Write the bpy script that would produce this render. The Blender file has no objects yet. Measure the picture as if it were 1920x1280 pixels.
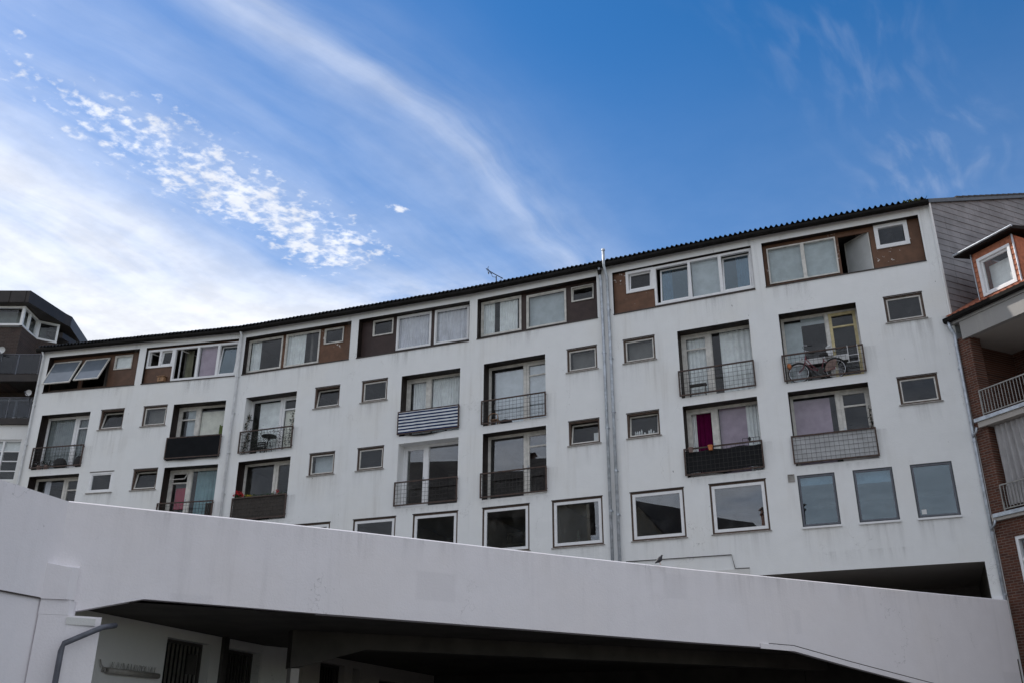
import bpy, math, random
from mathutils import Vector, Matrix, Euler

random.seed(7)
SC = bpy.context.scene
COL = SC.collection
R = math.radians

# ------------------------------------------------------------------ camera
CAMZ = 1.6
cam = bpy.data.cameras.new('camera')
cam.sensor_width = 36.0
cam.lens = 33.361
cam.clip_start = 0.1
cam.clip_end = 3000
camo = bpy.data.objects.new('camera', cam)
COL.objects.link(camo)
camo.matrix_world = Matrix.Translation((0, 0, CAMZ)) @ Matrix.Rotation(R(90 + 23.1186), 4, 'X') @ Matrix.Rotation(R(0.115), 4, 'Z')
SC.camera = camo

# ------------------------------------------------------------------ sun, sky, exposure
SUN_AZ, SUN_EL = -56.0, 40.0            # degrees from the viewing direction (+Y) towards +X
SKY_STRENGTH = 0.08
SUN_STRENGTH = 2.4
sd = bpy.data.lights.new('sun', 'SUN')
sd.energy = SUN_STRENGTH
sd.angle = R(0.53)
sd.color = (1.0, 0.94, 0.86)
so = bpy.data.objects.new('sun', sd)
COL.objects.link(so)
_sv = Vector((math.sin(R(SUN_AZ)) * math.cos(R(SUN_EL)), math.cos(R(SUN_AZ)) * math.cos(R(SUN_EL)), math.sin(R(SUN_EL))))
so.rotation_euler = _sv.to_track_quat('Z', 'Y').to_euler()
so.location = (-30, 20, 40)

SC.view_settings.view_transform = 'Standard'
SC.view_settings.look = 'None'
SC.view_settings.exposure = 0.84
SC.view_settings.gamma = 1.0
SC.view_settings.use_curve_mapping = False
SC.cycles.use_denoising = True
SC.cycles.max_bounces = 5
SC.cycles.transparent_max_bounces = 12


class NT:
    """small helper to write node trees as expressions"""
    def __init__(s, tree):
        s.t = tree

    def node(s, typ, **kw):
        n = s.t.nodes.new(typ)
        for k, v in kw.items():
            setattr(n, k, v)
        return n

    def put(s, sock, v):
        if v is None:
            return
        if isinstance(v, bpy.types.NodeSocket):
            s.t.links.new(v, sock)
        else:
            sock.default_value = v

    def m(s, op, a, b=None, c=None, clamp=False):
        n = s.node('ShaderNodeMath', operation=op, use_clamp=clamp)
        s.put(n.inputs[0], a)
        s.put(n.inputs[1], b)
        s.put(n.inputs[2], c)
        return n.outputs[0]

    def noise(s, vec, scale, detail=3.0, rough=0.55, dist=0.0, out=0):
        n = s.node('ShaderNodeTexNoise')
        s.put(n.inputs['Vector'], vec)
        n.inputs['Scale'].default_value = scale
        n.inputs['Detail'].default_value = detail
        n.inputs['Roughness'].default_value = rough
        n.inputs['Distortion'].default_value = dist
        return n.outputs[out]

    def vec(s, x, y, z):
        n = s.node('ShaderNodeCombineXYZ')
        s.put(n.inputs[0], x)
        s.put(n.inputs[1], y)
        s.put(n.inputs[2], z)
        return n.outputs[0]

    def sep(s, v):
        n = s.node('ShaderNodeSeparateXYZ')
        s.put(n.inputs[0], v)
        return n.outputs

    def scale(s, v, sx, sy, sz):
        n = s.node('ShaderNodeVectorMath', operation='MULTIPLY')
        s.put(n.inputs[0], v)
        n.inputs[1].default_value = (sx, sy, sz)
        return n.outputs[0]

    def step(s, v, a, b, lo=0.0, hi=1.0, smooth=True):
        n = s.node('ShaderNodeMapRange')
        n.interpolation_type = 'SMOOTHSTEP' if smooth else 'LINEAR'
        s.put(n.inputs[0], v)
        for i, x in enumerate((a, b, lo, hi)):
            n.inputs[i + 1].default_value = x
        return n.outputs[0]

    def mix(s, f, a, b, blend='MIX'):
        n = s.node('ShaderNodeMix', data_type='RGBA', blend_type=blend)
        s.put(n.inputs[0], f)
        for i, x in ((6, a), (7, b)):
            if isinstance(x, (tuple, list)) and len(x) == 3:
                x = (*x, 1)
            s.put(n.inputs[i], x)
        return n.outputs[2]


world = bpy.data.worlds.new('World')
SC.world = world
world.use_nodes = True
wt = world.node_tree
wt.nodes.clear()
W = NT(wt)
sky = W.node('ShaderNodeTexSky', sky_type='NISHITA')
sky.sun_disc = False
sky.sun_elevation = R(SUN_EL)
sky.sun_rotation = R(SUN_AZ)
sky.altitude = 0
sky.air_density = 1.0
sky.dust_density = 0.25
sky.ozone_density = 3.5
dirv = W.node('ShaderNodeTexCoord').outputs['Generated']
dx, dy, dz = W.sep(dirv)
dzc = W.m('MAXIMUM', dz, 0.06)
px = W.m('DIVIDE', dx, dzc)
py = W.m('DIVIDE', dy, dzc)
# cloud-layer plane coordinates: ca across the cloud streets, cb along them
ca = W.m('ADD', W.m('MULTIPLY', px, 0.835), W.m('MULTIPLY', py, -0.55))
cb = W.m('ADD', W.m('MULTIPLY', px, 0.55), W.m('MULTIPLY', py, 0.835))
pv = W.vec(ca, cb, 0.0)
warp = W.noise(pv, 1.3, 3, 0.5)
caw = W.m('ADD', ca, W.m('MULTIPLY', W.m('SUBTRACT', warp, 0.5), 0.30))
streak = W.noise(W.vec(W.m('MULTIPLY', caw, 7.0), W.m('MULTIPLY', cb, 1.3), 3.7), 1.0, 6, 0.55, 0.1)
fine = W.noise(W.vec(W.m('MULTIPLY', caw, 26.0), W.m('MULTIPLY', cb, 7.0), 9.1), 1.0, 4, 0.5, 0.3)
broad = W.noise(pv, 1.1, 3, 0.5)


def band(center, half, soft):
    d = W.m('ABSOLUTE', W.m('SUBTRACT', caw, center))
    return W.step(d, half, half + soft, 1.0, 0.0)


cir1 = W.m('MULTIPLY', band(-0.90, 0.0, 0.17), W.step(streak, 0.22, 0.85))
cir1 = W.m('MULTIPLY', cir1, W.m('ADD', 0.55, W.m('MULTIPLY', fine, 0.75)))
veil = W.m('MULTIPLY', W.step(caw, -0.55, -1.55), W.step(streak, 0.15, 0.85))
haze = W.m('MULTIPLY', W.step(caw, -1.40, -1.70), W.step(W.m('ADD', W.m('MULTIPLY', broad, 0.6), W.m('MULTIPLY', streak, 0.4)), 0.32, 0.58, 0.40, 1.0))
# altocumulus: small separate puffs in one street
cellv = W.vec(W.m('MULTIPLY', ca, 1.0), W.m('MULTIPLY', cb, 1.0), 1.3)
cell = W.noise(cellv, 38.0, 4, 0.55, 0.1)
cell2 = W.noise(cellv, 7.0, 2, 0.5)
pm = W.m('MULTIPLY', W.step(W.m('ABSOLUTE', W.m('SUBTRACT', ca, -1.335)), 0.02, 0.24, 1.0, 0.0), W.step(cb, 1.50, 1.34))
pm = W.m('MULTIPLY', pm, W.step(cb, 0.35, 1.05, 0.45, 1.0))
puffthr = W.m('ADD', W.m('MULTIPLY', pm, 0.42), W.m('ADD', cell, W.m('MULTIPLY', cell2, 0.30)))
puff = W.step(puffthr, 0.93, 1.22)
puff = W.m('MULTIPLY', puff, W.step(pm, 0.02, 0.3))
blob = W.m('ADD', W.m('POWER', W.m('SUBTRACT', ca, -1.108), 2.0), W.m('POWER', W.m('SUBTRACT', cb, 1.262), 2.0))
blob = W.m('ADD', W.m('SQRT', blob), W.m('MULTIPLY', W.m('SUBTRACT', cell, 0.5), 0.06))
puff = W.m('MAXIMUM', puff, W.step(blob, 0.020, 0.004))
# low cumulus bank far off
bankn = W.noise(W.vec(W.m('MULTIPLY', px, 1.7), W.m('MULTIPLY', py, 1.7), 5.0), 1.5, 7, 0.6)
bank = W.m('MULTIPLY', W.step(py, 1.85, 2.3), W.step(W.m('ADD', bankn, W.m('MULTIPLY', W.m('SUBTRACT', -0.3, px), 0.22)), 0.38, 0.56))
over = W.m('MULTIPLY', W.step(py, 0.80, -0.15), W.step(W.noise(W.vec(W.m('MULTIPLY', px, 0.6), W.m('MULTIPLY', py, 0.6), 2.0), 1.4, 5, 0.6), 0.22, 0.50, 0.45, 1.0))
wis = W.m('MULTIPLY', band(-0.22, 0.03, 0.2), W.step(fine, 0.42, 0.85))
wis = W.m('MULTIPLY', wis, W.step(broad, 0.4, 0.65))
core = W.m('MULTIPLY', band(-0.895, 0.0, 0.060), W.step(streak, 0.15, 0.8))
cov = W.m('MULTIPLY', W.m('ADD', W.m('MULTIPLY', cir1, 0.55), W.m('MULTIPLY', core, 0.55)), 0.55)
for part, w in ((veil, 0.48), (haze, 0.92), (puff, 0.9), (bank, 0.95), (wis, 0.30), (over, 0.84)):
    inv = W.m('SUBTRACT', 1.0, cov)
    cov = W.m('SUBTRACT', 1.0, W.m('MULTIPLY', inv, W.m('SUBTRACT', 1.0, W.m('MULTIPLY', part, w, clamp=True))))
thin = W.step(dz, 0.68, 0.40, 0.0, 0.10)
cov = W.m('SUBTRACT', 1.0, W.m('MULTIPLY', W.m('SUBTRACT', 1.0, cov), W.m('SUBTRACT', 1.0, thin)))
cov = W.m('MULTIPLY', cov, W.step(dz, 0.0, 0.12))
CLOUD = 7.3
hsv = W.node('ShaderNodeHueSaturation')
hsv.inputs['Hue'].default_value = 0.501
hsv.inputs['Saturation'].default_value = 1.32
hsv.inputs['Value'].default_value = 1.0
wt.links.new(sky.outputs[0], hsv.inputs['Color'])
shade = W.step(W.noise(cellv, 9.0, 4, 0.6), 0.3, 0.7, 0.86, 1.04)
cl = W.node('ShaderNodeVectorMath', operation='SCALE')
cl.inputs[0].default_value = (CLOUD * 0.945, CLOUD * 0.98, CLOUD * 1.06)
wt.links.new(shade, cl.inputs[3])
skymix = W.mix(cov, hsv.outputs[0], cl.outputs[0])
bg = W.node('ShaderNodeBackground')
bg.inputs[1].default_value = SKY_STRENGTH
wt.links.new(skymix, bg.inputs[0])
wo = W.node('ShaderNodeOutputWorld')
wt.links.new(bg.outputs[0], wo.inputs[0])

# ------------------------------------------------------------------ materials
MATS = {}


def mat_base(name):
    m = bpy.data.materials.new(name)
    m.use_nodes = True
    t = m.node_tree
    b = t.nodes['Principled BSDF']
    return m, NT(t), b


def simple(name, col, rough=0.6, metal=0.0, var=0.12, nscale=6.0, bump=0.0, spec=0.4):
    m, n, b = mat_base(name)
    pos = n.node('ShaderNodeNewGeometry').outputs['Position']
    f = n.noise(pos, nscale, 4, 0.6)
    lo = tuple(max(0, c * (1 - var)) for c in col)
    hi = tuple(min(1, c * (1 + var)) for c in col)
    n.put(b.inputs['Base Color'], n.mix(n.step(f, 0.3, 0.7), lo, hi))
    b.inputs['Roughness'].default_value = rough
    b.inputs['Metallic'].default_value = metal
    b.inputs['Specular IOR Level'].default_value = spec
    if bump:
        bn = n.node('ShaderNodeBump')
        bn.inputs['Strength'].default_value = bump
        bn.inputs['Distance'].default_value = 0.01
        n.put(bn.inputs['Height'], n.noise(pos, nscale * 12, 3, 0.6))
        n.put(b.inputs['Normal'], bn.outputs[0])
    MATS[name] = m
    return m


def plaster(name, col, stain=(0.5, 0.48, 0.45), streak_amt=0.42, speck_amt=0.85, speck_thr=0.735, warm=0.06, patch_amt=0.12):
    m, n, b = mat_base(name)
    pos = n.node('ShaderNodeNewGeometry').outputs['Position']
    streak = n.noise(n.scale(pos, 2.6, 2.6, 0.16), 1.0, 6, 0.65, 0.2)
    patch = n.noise(pos, 0.45, 4, 0.55)
    mott = n.noise(pos, 2.2, 5, 0.6)
    c = n.mix(n.step(mott, 0.3, 0.75), tuple(x * 0.965 for x in col), col)
    warmc = (col[0] * 0.97, col[1] * 0.945, col[2] * (0.90))
    c = n.mix(n.m('MULTIPLY', n.step(patch, 0.45, 0.72), warm * 8), c, warmc)
    s = n.m('MULTIPLY', n.step(streak, 0.50, 0.78), n.step(patch, 0.34, 0.60))
    c = n.mix(n.m('MULTIPLY', s, streak_amt), c, stain)
    pv_ = n.node('ShaderNodeTexVoronoi', feature='F1', distance='CHEBYCHEV')
    n.put(pv_.inputs['Vector'], n.scale(pos, 0.75, 0.75, 1.0))
    pv_.inputs['Scale'].default_value = 1.0
    pr_ = n.sep(pv_.outputs['Color'])
    pt_ = n.m('MULTIPLY', n.step(pr_[0], 0.80, 0.82), n.step(pv_.outputs['Distance'], 0.30, 0.24))
    c = n.mix(n.m('MULTIPLY', pt_, patch_amt), c, tuple(x * 0.80 for x in col))
    # chips and specks
    sp = n.m('MULTIPLY', n.step(n.noise(n.scale(pos, 1, 1, 0.7), 8.5, 3, 0.5), speck_thr, speck_thr + 0.035), n.step(n.noise(pos, 0.7, 2, 0.5), 0.48, 0.62))
    c = n.mix(n.m('MULTIPLY', sp, speck_amt), c, (0.10, 0.09, 0.085))
    # hairline cracks
    vo = n.node('ShaderNodeTexVoronoi', feature='DISTANCE_TO_EDGE')
    wv = n.node('ShaderNodeVectorMath', operation='ADD')
    n.put(wv.inputs[0], n.scale(pos, 0.55, 0.55, 0.30))
    n.put(wv.inputs[1], n.scale(n.noise(pos, 1.2, 4, 0.6, 0, 1), 0.9, 0.9, 0.9))
    n.put(vo.inputs['Vector'], wv.outputs[0])
    vo.inputs['Scale'].default_value = 1.0
    crack = n.m('MULTIPLY', n.step(vo.outputs['Distance'], 0.004, 0.0008), n.step(n.noise(pos, 0.6, 2, 0.5), 0.5, 0.62))
    c = n.mix(n.m('MULTIPLY', crack, 0.35), c, (0.25, 0.24, 0.23))
    n.put(b.inputs['Base Color'], c)
    b.inputs['Roughness'].default_value = 0.85
    b.inputs['Specular IOR Level'].default_value = 0.25
    bn = n.node('ShaderNodeBump')
    bn.inputs['Strength'].default_value = 0.25
    bn.inputs['Distance'].default_value = 0.02
    n.put(bn.inputs['Height'], n.m('ADD', n.noise(pos, 28, 4, 0.6), n.m('MULTIPLY', n.noise(pos, 1.4, 3, 0.5), 3.0)))
    n.put(b.inputs['Normal'], bn.outputs[0])
    MATS[name] = m
    return m


def flaky(name, col, thr=0.66, flake=(0.55, 0.5, 0.46)):
    """brown paint peeling in small pale flakes"""
    m, n, b = mat_base(name)
    pos = n.node('ShaderNodeNewGeometry').outputs['Position']
    f = n.noise(pos, 3.0, 4, 0.6)
    c = n.mix(n.step(f, 0.3, 0.7), tuple(x * 0.82 for x in col), tuple(x * 1.15 for x in col))
    fl = n.m('MULTIPLY', n.step(n.noise(pos, 7.5, 5, 0.65), thr, thr + 0.02), n.step(n.noise(pos, 1.3, 2, 0.5), 0.5, 0.6))
    n.put(b.inputs['Base Color'], n.mix(fl, c, flake))
    b.inputs['Roughness'].default_value = 0.55
    b.inputs['Specular IOR Level'].default_value = 0.3
    MATS[name] = m
    return m


def glass_mat(name, refl=1.0, tint=(0.97, 0.985, 0.985), rough=0.0, f0=0.05, gcol=(0.97, 0.98, 1.0)):
    m = bpy.data.materials.new(name)
    m.use_nodes = True
    t = m.node_tree
    t.nodes.clear()
    n = NT(t)
    g = n.node('ShaderNodeNewGeometry')
    dot = n.node('ShaderNodeVectorMath', operation='DOT_PRODUCT')
    n.put(dot.inputs[0], g.outputs['Normal'])
    n.put(dot.inputs[1], g.outputs['Incoming'])
    c = n.m('ABSOLUTE', dot.outputs['Value'])
    F = n.m('ADD', f0 * refl, n.m('MULTIPLY', n.m('POWER', n.m('SUBTRACT', 1.0, c), 5.0), 0.9), clamp=True)
    dirt = n.noise(g.outputs['Position'], 2.5, 5, 0.6)
    tr = n.node('ShaderNodeBsdfTransparent')
    tr.inputs[0].default_value = (*tint, 1)
    gl = n.node('ShaderNodeBsdfGlossy')
    gl.inputs['Roughness'].default_value = rough
    gl.inputs['Color'].default_value = (*gcol, 1)
    bn = n.node('ShaderNodeBump')
    bn.inputs['Strength'].default_value = 0.05
    bn.inputs['Distance'].default_value = 0.02
    n.put(bn.inputs['Height'], n.noise(g.outputs['Position'], 0.8, 1, 0.5))
    n.put(gl.inputs['Normal'], bn.outputs[0])
    mx = n.node('ShaderNodeMixShader')
    n.put(mx.inputs[0], F)
    t.links.new(tr.outputs[0], mx.inputs[1])
    t.links.new(gl.outputs[0], mx.inputs[2])
    df = n.node('ShaderNodeBsdfDiffuse')
    df.inputs[0].default_value = (0.45, 0.44, 0.42, 1)
    mx2 = n.node('ShaderNodeMixShader')
    n.put(mx2.inputs[0], n.step(dirt, 0.45, 0.85, 0.0, 0.05))
    t.links.new(mx.outputs[0], mx2.inputs[1])
    t.links.new(df.outputs[0], mx2.inputs[2])
    o = n.node('ShaderNodeOutputMaterial')
    t.links.new(mx2.outputs[0], o.inputs[0])
    MATS[name] = m
    return m


def cloth(name, col, trans=0.35, stripes=None):
    m = bpy.data.materials.new(name)
    m.use_nodes = True
    t = m.node_tree
    t.nodes.clear()
    n = NT(t)
    pos = n.node('ShaderNodeNewGeometry').outputs['Position']
    f = n.noise(pos, 3.0, 4, 0.6)
    c = n.mix(n.step(f, 0.25, 0.75), tuple(x * 0.85 for x in col), tuple(min(1, x * 1.06) for x in col))
    if stripes:
        z = n.sep(pos)[2]
        fr = n.m('FRACT', n.m('MULTIPLY', n.m('ADD', z, n.m('MULTIPLY', n.noise(pos, 1.5, 2, 0.5), 0.03)), stripes[1]))
        c = n.mix(n.step(fr, 0.47, 0.53), c, (*stripes[0], 1))
    d = n.node('ShaderNodeBsdfDiffuse')
    n.put(d.inputs[0], c)
    tl = n.node('ShaderNodeBsdfTranslucent')
    n.put(tl.inputs[0], c)
    mx = n.node('ShaderNodeMixShader')
    mx.inputs[0].default_value = trans
    t.links.new(d.outputs[0], mx.inputs[1])
    t.links.new(tl.outputs[0], mx.inputs[2])
    o = n.node('ShaderNodeOutputMaterial')
    t.links.new(mx.outputs[0], o.inputs[0])
    MATS[name] = m
    return m


def brick_mat(name, c1, c2, mortar, bw=0.24, bh=0.075, axis=(1.0, 0.0)):
    """bricks laid along a horizontal direction `axis`"""
    m, n, b = mat_base(name)
    pos = n.node('ShaderNodeNewGeometry').outputs['Position']
    x, y, z = n.sep(pos)
    u = n.m('ADD', n.m('MULTIPLY', x, axis[0]), n.m('MULTIPLY', y, axis[1]))
    bt = n.node('ShaderNodeTexBrick')
    n.put(bt.inputs['Vector'], n.vec(u, z, 0.0))
    bt.inputs['Color1'].default_value = (*c1, 1)
    bt.inputs['Color2'].default_value = (*c2, 1)
    bt.inputs['Mortar'].default_value = (*mortar, 1)
    bt.inputs['Scale'].default_value = 1.0
    bt.inputs['Brick Width'].default_value = bw
    bt.inputs['Row Height'].default_value = bh
    bt.inputs['Mortar Size'].default_value = 0.011
    bt.inputs['Bias'].default_value = 0.0
    f = n.noise(pos, 2.0, 5, 0.6)
    c = n.mix(n.step(f, 0.2, 0.8, 0.0, 0.45), bt.outputs['Color'], (c1[0] * 0.35, c1[1] * 0.35, c1[2] * 0.35, 1))
    n.put(b.inputs['Base Color'], c)
    b.inputs['Roughness'].default_value = 0.85
    bn = n.node('ShaderNodeBump')
    bn.inputs['Strength'].default_value = 0.8
    bn.inputs['Distance'].default_value = 0.012
    n.put(bn.inputs['Height'], n.m('SUBTRACT', n.m('MULTIPLY', n.noise(pos, 30, 3, 0.5), 0.4), bt.outputs['Fac']))
    n.put(b.inputs['Normal'], bn.outputs[0])
    MATS[name] = m
    return m


def emit(name, col, s):
    m, n, b = mat_base(name)
    b.inputs['Base Color'].default_value = (*col, 1)
    b.inputs['Emission Color'].default_value = (*col, 1)
    b.inputs['Emission Strength'].default_value = s
    MATS[name] = m
    return m


plaster('plaster', (0.77, 0.775, 0.775))
plaster('deck_plaster', (0.82, 0.785, 0.805), stain=(0.42, 0.40, 0.41), streak_amt=0.22, patch_amt=0.30, speck_amt=0.9, speck_thr=0.745, warm=0.04)
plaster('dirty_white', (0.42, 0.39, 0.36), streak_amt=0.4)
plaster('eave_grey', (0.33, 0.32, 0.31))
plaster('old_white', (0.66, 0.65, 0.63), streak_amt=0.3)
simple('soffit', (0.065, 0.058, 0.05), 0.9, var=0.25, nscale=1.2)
simple('asphalt', (0.11, 0.105, 0.10), 0.9, var=0.2, nscale=3)
simple('deck_floor', (0.16, 0.16, 0.16), 0.9, var=0.2)
flaky('brown', (0.112, 0.060, 0.038), thr=0.70)
flaky('brown_flaky', (0.130, 0.064, 0.036), thr=0.615)
flaky('brown_dark', (0.048, 0.030, 0.027), thr=0.69)
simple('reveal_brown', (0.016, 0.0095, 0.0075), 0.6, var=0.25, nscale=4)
simple('frame_brown', (0.075, 0.046, 0.032), 0.55, var=0.3, nscale=7)
simple('sill_dark', (0.045, 0.034, 0.030), 0.6, var=0.3)
simple('sill_grey', (0.30, 0.28, 0.26), 0.6, var=0.25, nscale=8)
simple('pane_reflection', (0.15, 0.175, 0.21), 0.05, var=0.08, nscale=2, spec=0.6)  # clear tilted panes: their reflection is put into an opaque bluish colour
simple('pane_reflection_pale', (0.42, 0.43, 0.43), 0.15, var=0.08, nscale=2)  # paler opaque colour painting the bright reflection in the open casement
simple('upvc', (0.76, 0.76, 0.77), 0.35, var=0.04)
simple('frame_cream', (0.60, 0.58, 0.54), 0.5, var=0.14, nscale=5)
simple('frame_yellow', (0.55, 0.46, 0.25), 0.5, var=0.15, nscale=5)
simple('frame_anthracite', (0.035, 0.040, 0.048), 0.4, var=0.1)
simple('rail_brown', (0.060, 0.036, 0.028), 0.6, var=0.35, nscale=9)
simple('wire', (0.035, 0.030, 0.028), 0.6, var=0.3, nscale=9)
simple('zinc', (0.40, 0.43, 0.47), 0.42, metal=0.65, var=0.22, nscale=5)
simple('pipe_white', (0.60, 0.61, 0.62), 0.45, var=0.12, nscale=4)
simple('pipe_grey', (0.10, 0.105, 0.125), 0.4, var=0.15)
simple('gutter_dark', (0.012, 0.0105, 0.0095), 0.7, var=0.3, nscale=4, spec=0.12)
simple('roof_sheet', (0.030, 0.030, 0.032), 0.85, var=0.3, nscale=3, spec=0.15)
simple('moss', (0.14, 0.16, 0.03), 0.95, var=0.4, nscale=20)
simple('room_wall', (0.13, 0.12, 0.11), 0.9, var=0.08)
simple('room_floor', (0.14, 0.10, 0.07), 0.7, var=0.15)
simple('slate', (0.232, 0.228, 0.238), 0.7, var=0.22, nscale=1.4)
simple('verge', (0.07, 0.085, 0.105), 0.45, var=0.15)
simple('tile_dark', (0.045, 0.04, 0.038), 0.8, var=0.3)
simple('tile_red', (0.30, 0.10, 0.055), 0.8, var=0.3, nscale=14)
simple('tile_hung', (0.42, 0.155, 0.085), 0.8, var=0.2, nscale=9)
simple('steel', (0.24, 0.23, 0.215), 0.4, metal=0.7, var=0.15)
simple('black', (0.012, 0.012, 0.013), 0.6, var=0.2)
simple('rubber', (0.015, 0.015, 0.015), 0.8, var=0.2)
simple('pink_paint', (0.19, 0.042, 0.056), 0.35, var=0.1)
simple('chrome', (0.6, 0.6, 0.62), 0.25, metal=1.0, var=0.05)
simple('leaf', (0.05, 0.085, 0.03), 0.7, var=0.4, nscale=30)
simple('leaf_dark', (0.022, 0.030, 0.018), 0.8, var=0.4, nscale=30)
simple('red_flower', (0.45, 0.015, 0.02), 0.7, var=0.3, nscale=30)
simple('yellow_flower', (0.55, 0.42, 0.04), 0.7, var=0.3, nscale=30)
simple('terracotta', (0.55, 0.19, 0.07), 0.8, var=0.2)
simple('pot_brown', (0.22, 0.15, 0.13), 0.8, var=0.2)
simple('wood', (0.30, 0.17, 0.09), 0.6, var=0.25, nscale=12)
simple('white_plastic', (0.58, 0.58, 0.58), 0.4, var=0.05)
simple('bird_dark', (0.035, 0.033, 0.038), 0.6, var=0.4, nscale=25)
simple('dark_brick_plain', (0.06, 0.045, 0.04), 0.9, var=0.3)
simple('copper_dark', (0.022, 0.016, 0.0145), 0.5, var=0.25, nscale=2)
simple('smoked_panel', (0.06, 0.065, 0.075), 0.15, var=0.1)
simple('house_beige', (0.58, 0.51, 0.40), 0.9, var=0.15, nscale=1.5)
simple('tube_glass', (0.30, 0.28, 0.25), 0.4, var=0.2)
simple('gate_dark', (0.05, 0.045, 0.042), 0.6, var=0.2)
brick_mat('brick_dark', (0.070, 0.040, 0.032), (0.038, 0.024, 0.021), (0.085, 0.072, 0.065))
DRV = (0.4231, -0.9061)
brick_mat('brick_red', (0.130, 0.038, 0.017), (0.065, 0.020, 0.011), (0.17, 0.125, 0.10), axis=DRV)
brick_mat('brick_red_side', (0.28, 0.10, 0.06), (0.20, 0.07, 0.045), (0.20, 0.17, 0.15), axis=(0.9061, 0.4231))
brick_mat('brick_opposite', (0.26, 0.10, 0.07), (0.18, 0.07, 0.05), (0.2, 0.18, 0.16), axis=(0.7, 0.7))
glass_mat('glass', 0.45)
glass_mat('glass_strong', 1.8)
glass_mat('glass_blue', 1.9, tint=(0.62, 0.74, 0.80), gcol=(0.88, 0.96, 1.0))
glass_mat('glass_rail', 0.7, tint=(0.40, 0.43, 0.47))
cloth('curtain_white', (0.86, 0.87, 0.87), 0.12)
cloth('curtain_sheer', (0.74, 0.73, 0.79), 0.15)
cloth('curtain_grey', (0.36, 0.39, 0.40), 0.3)
cloth('curtain_teal', (0.26, 0.42, 0.46), 0.3)
cloth('curtain_purple', (0.125, 0.008, 0.055), 0.2)
cloth('curtain_lilac', (0.50, 0.38, 0.48), 0.3)
cloth('curtain_olive', (0.34, 0.34, 0.25), 0.3)
cloth('curtain_blue', (0.42, 0.50, 0.60), 0.3)
cloth('blind_cream', (0.80, 0.77, 0.68), 0.1)
cloth('blind_sky_grey', (0.50, 0.54, 0.57), 0.1)
cloth('blind_dim', (0.17, 0.165, 0.16), 0.1)
cloth('blind_pale', (0.52, 0.57, 0.59), 0.2)
cloth('blind_pink', (0.47, 0.37, 0.45), 0.2)
cloth('towel_red', (0.42, 0.045, 0.085), 0.15)
cloth('screen_black', (0.018, 0.019, 0.021), 0.1)
cloth('screen_green', (0.026, 0.027, 0.029), 0.1)
cloth('screen_striped', (0.74, 0.77, 0.80), 0.15, stripes=((0.02, 0.035, 0.10), 8.0))
cloth('screen_white', (0.60, 0.61, 0.62), 0.25)
cloth('mat_reed', (0.085, 0.075, 0.068), 0.1)
cloth('net_curtain', (0.62, 0.60, 0.60), 0.5)
cloth('leaf_sheet', (0.20, 0.26, 0.10), 0.3)
emit('tube_lit', (1.0, 0.97, 0.9), 2.2)

# ------------------------------------------------------------------ mesh helpers
OFF = {}


class Frame:
    """vertical plane: t along D, o outwards, z up"""
    def __init__(s, org, D):
        s.o = Vector((org[0], org[1]))
        s.D = Vector((D[0], D[1])).normalized()
        s.n = Vector((s.D.y, -s.D.x))

    def p(s, t, o, z):
        q = s.o + s.D * t + s.n * o
        return (q.x, q.y, z)


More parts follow.
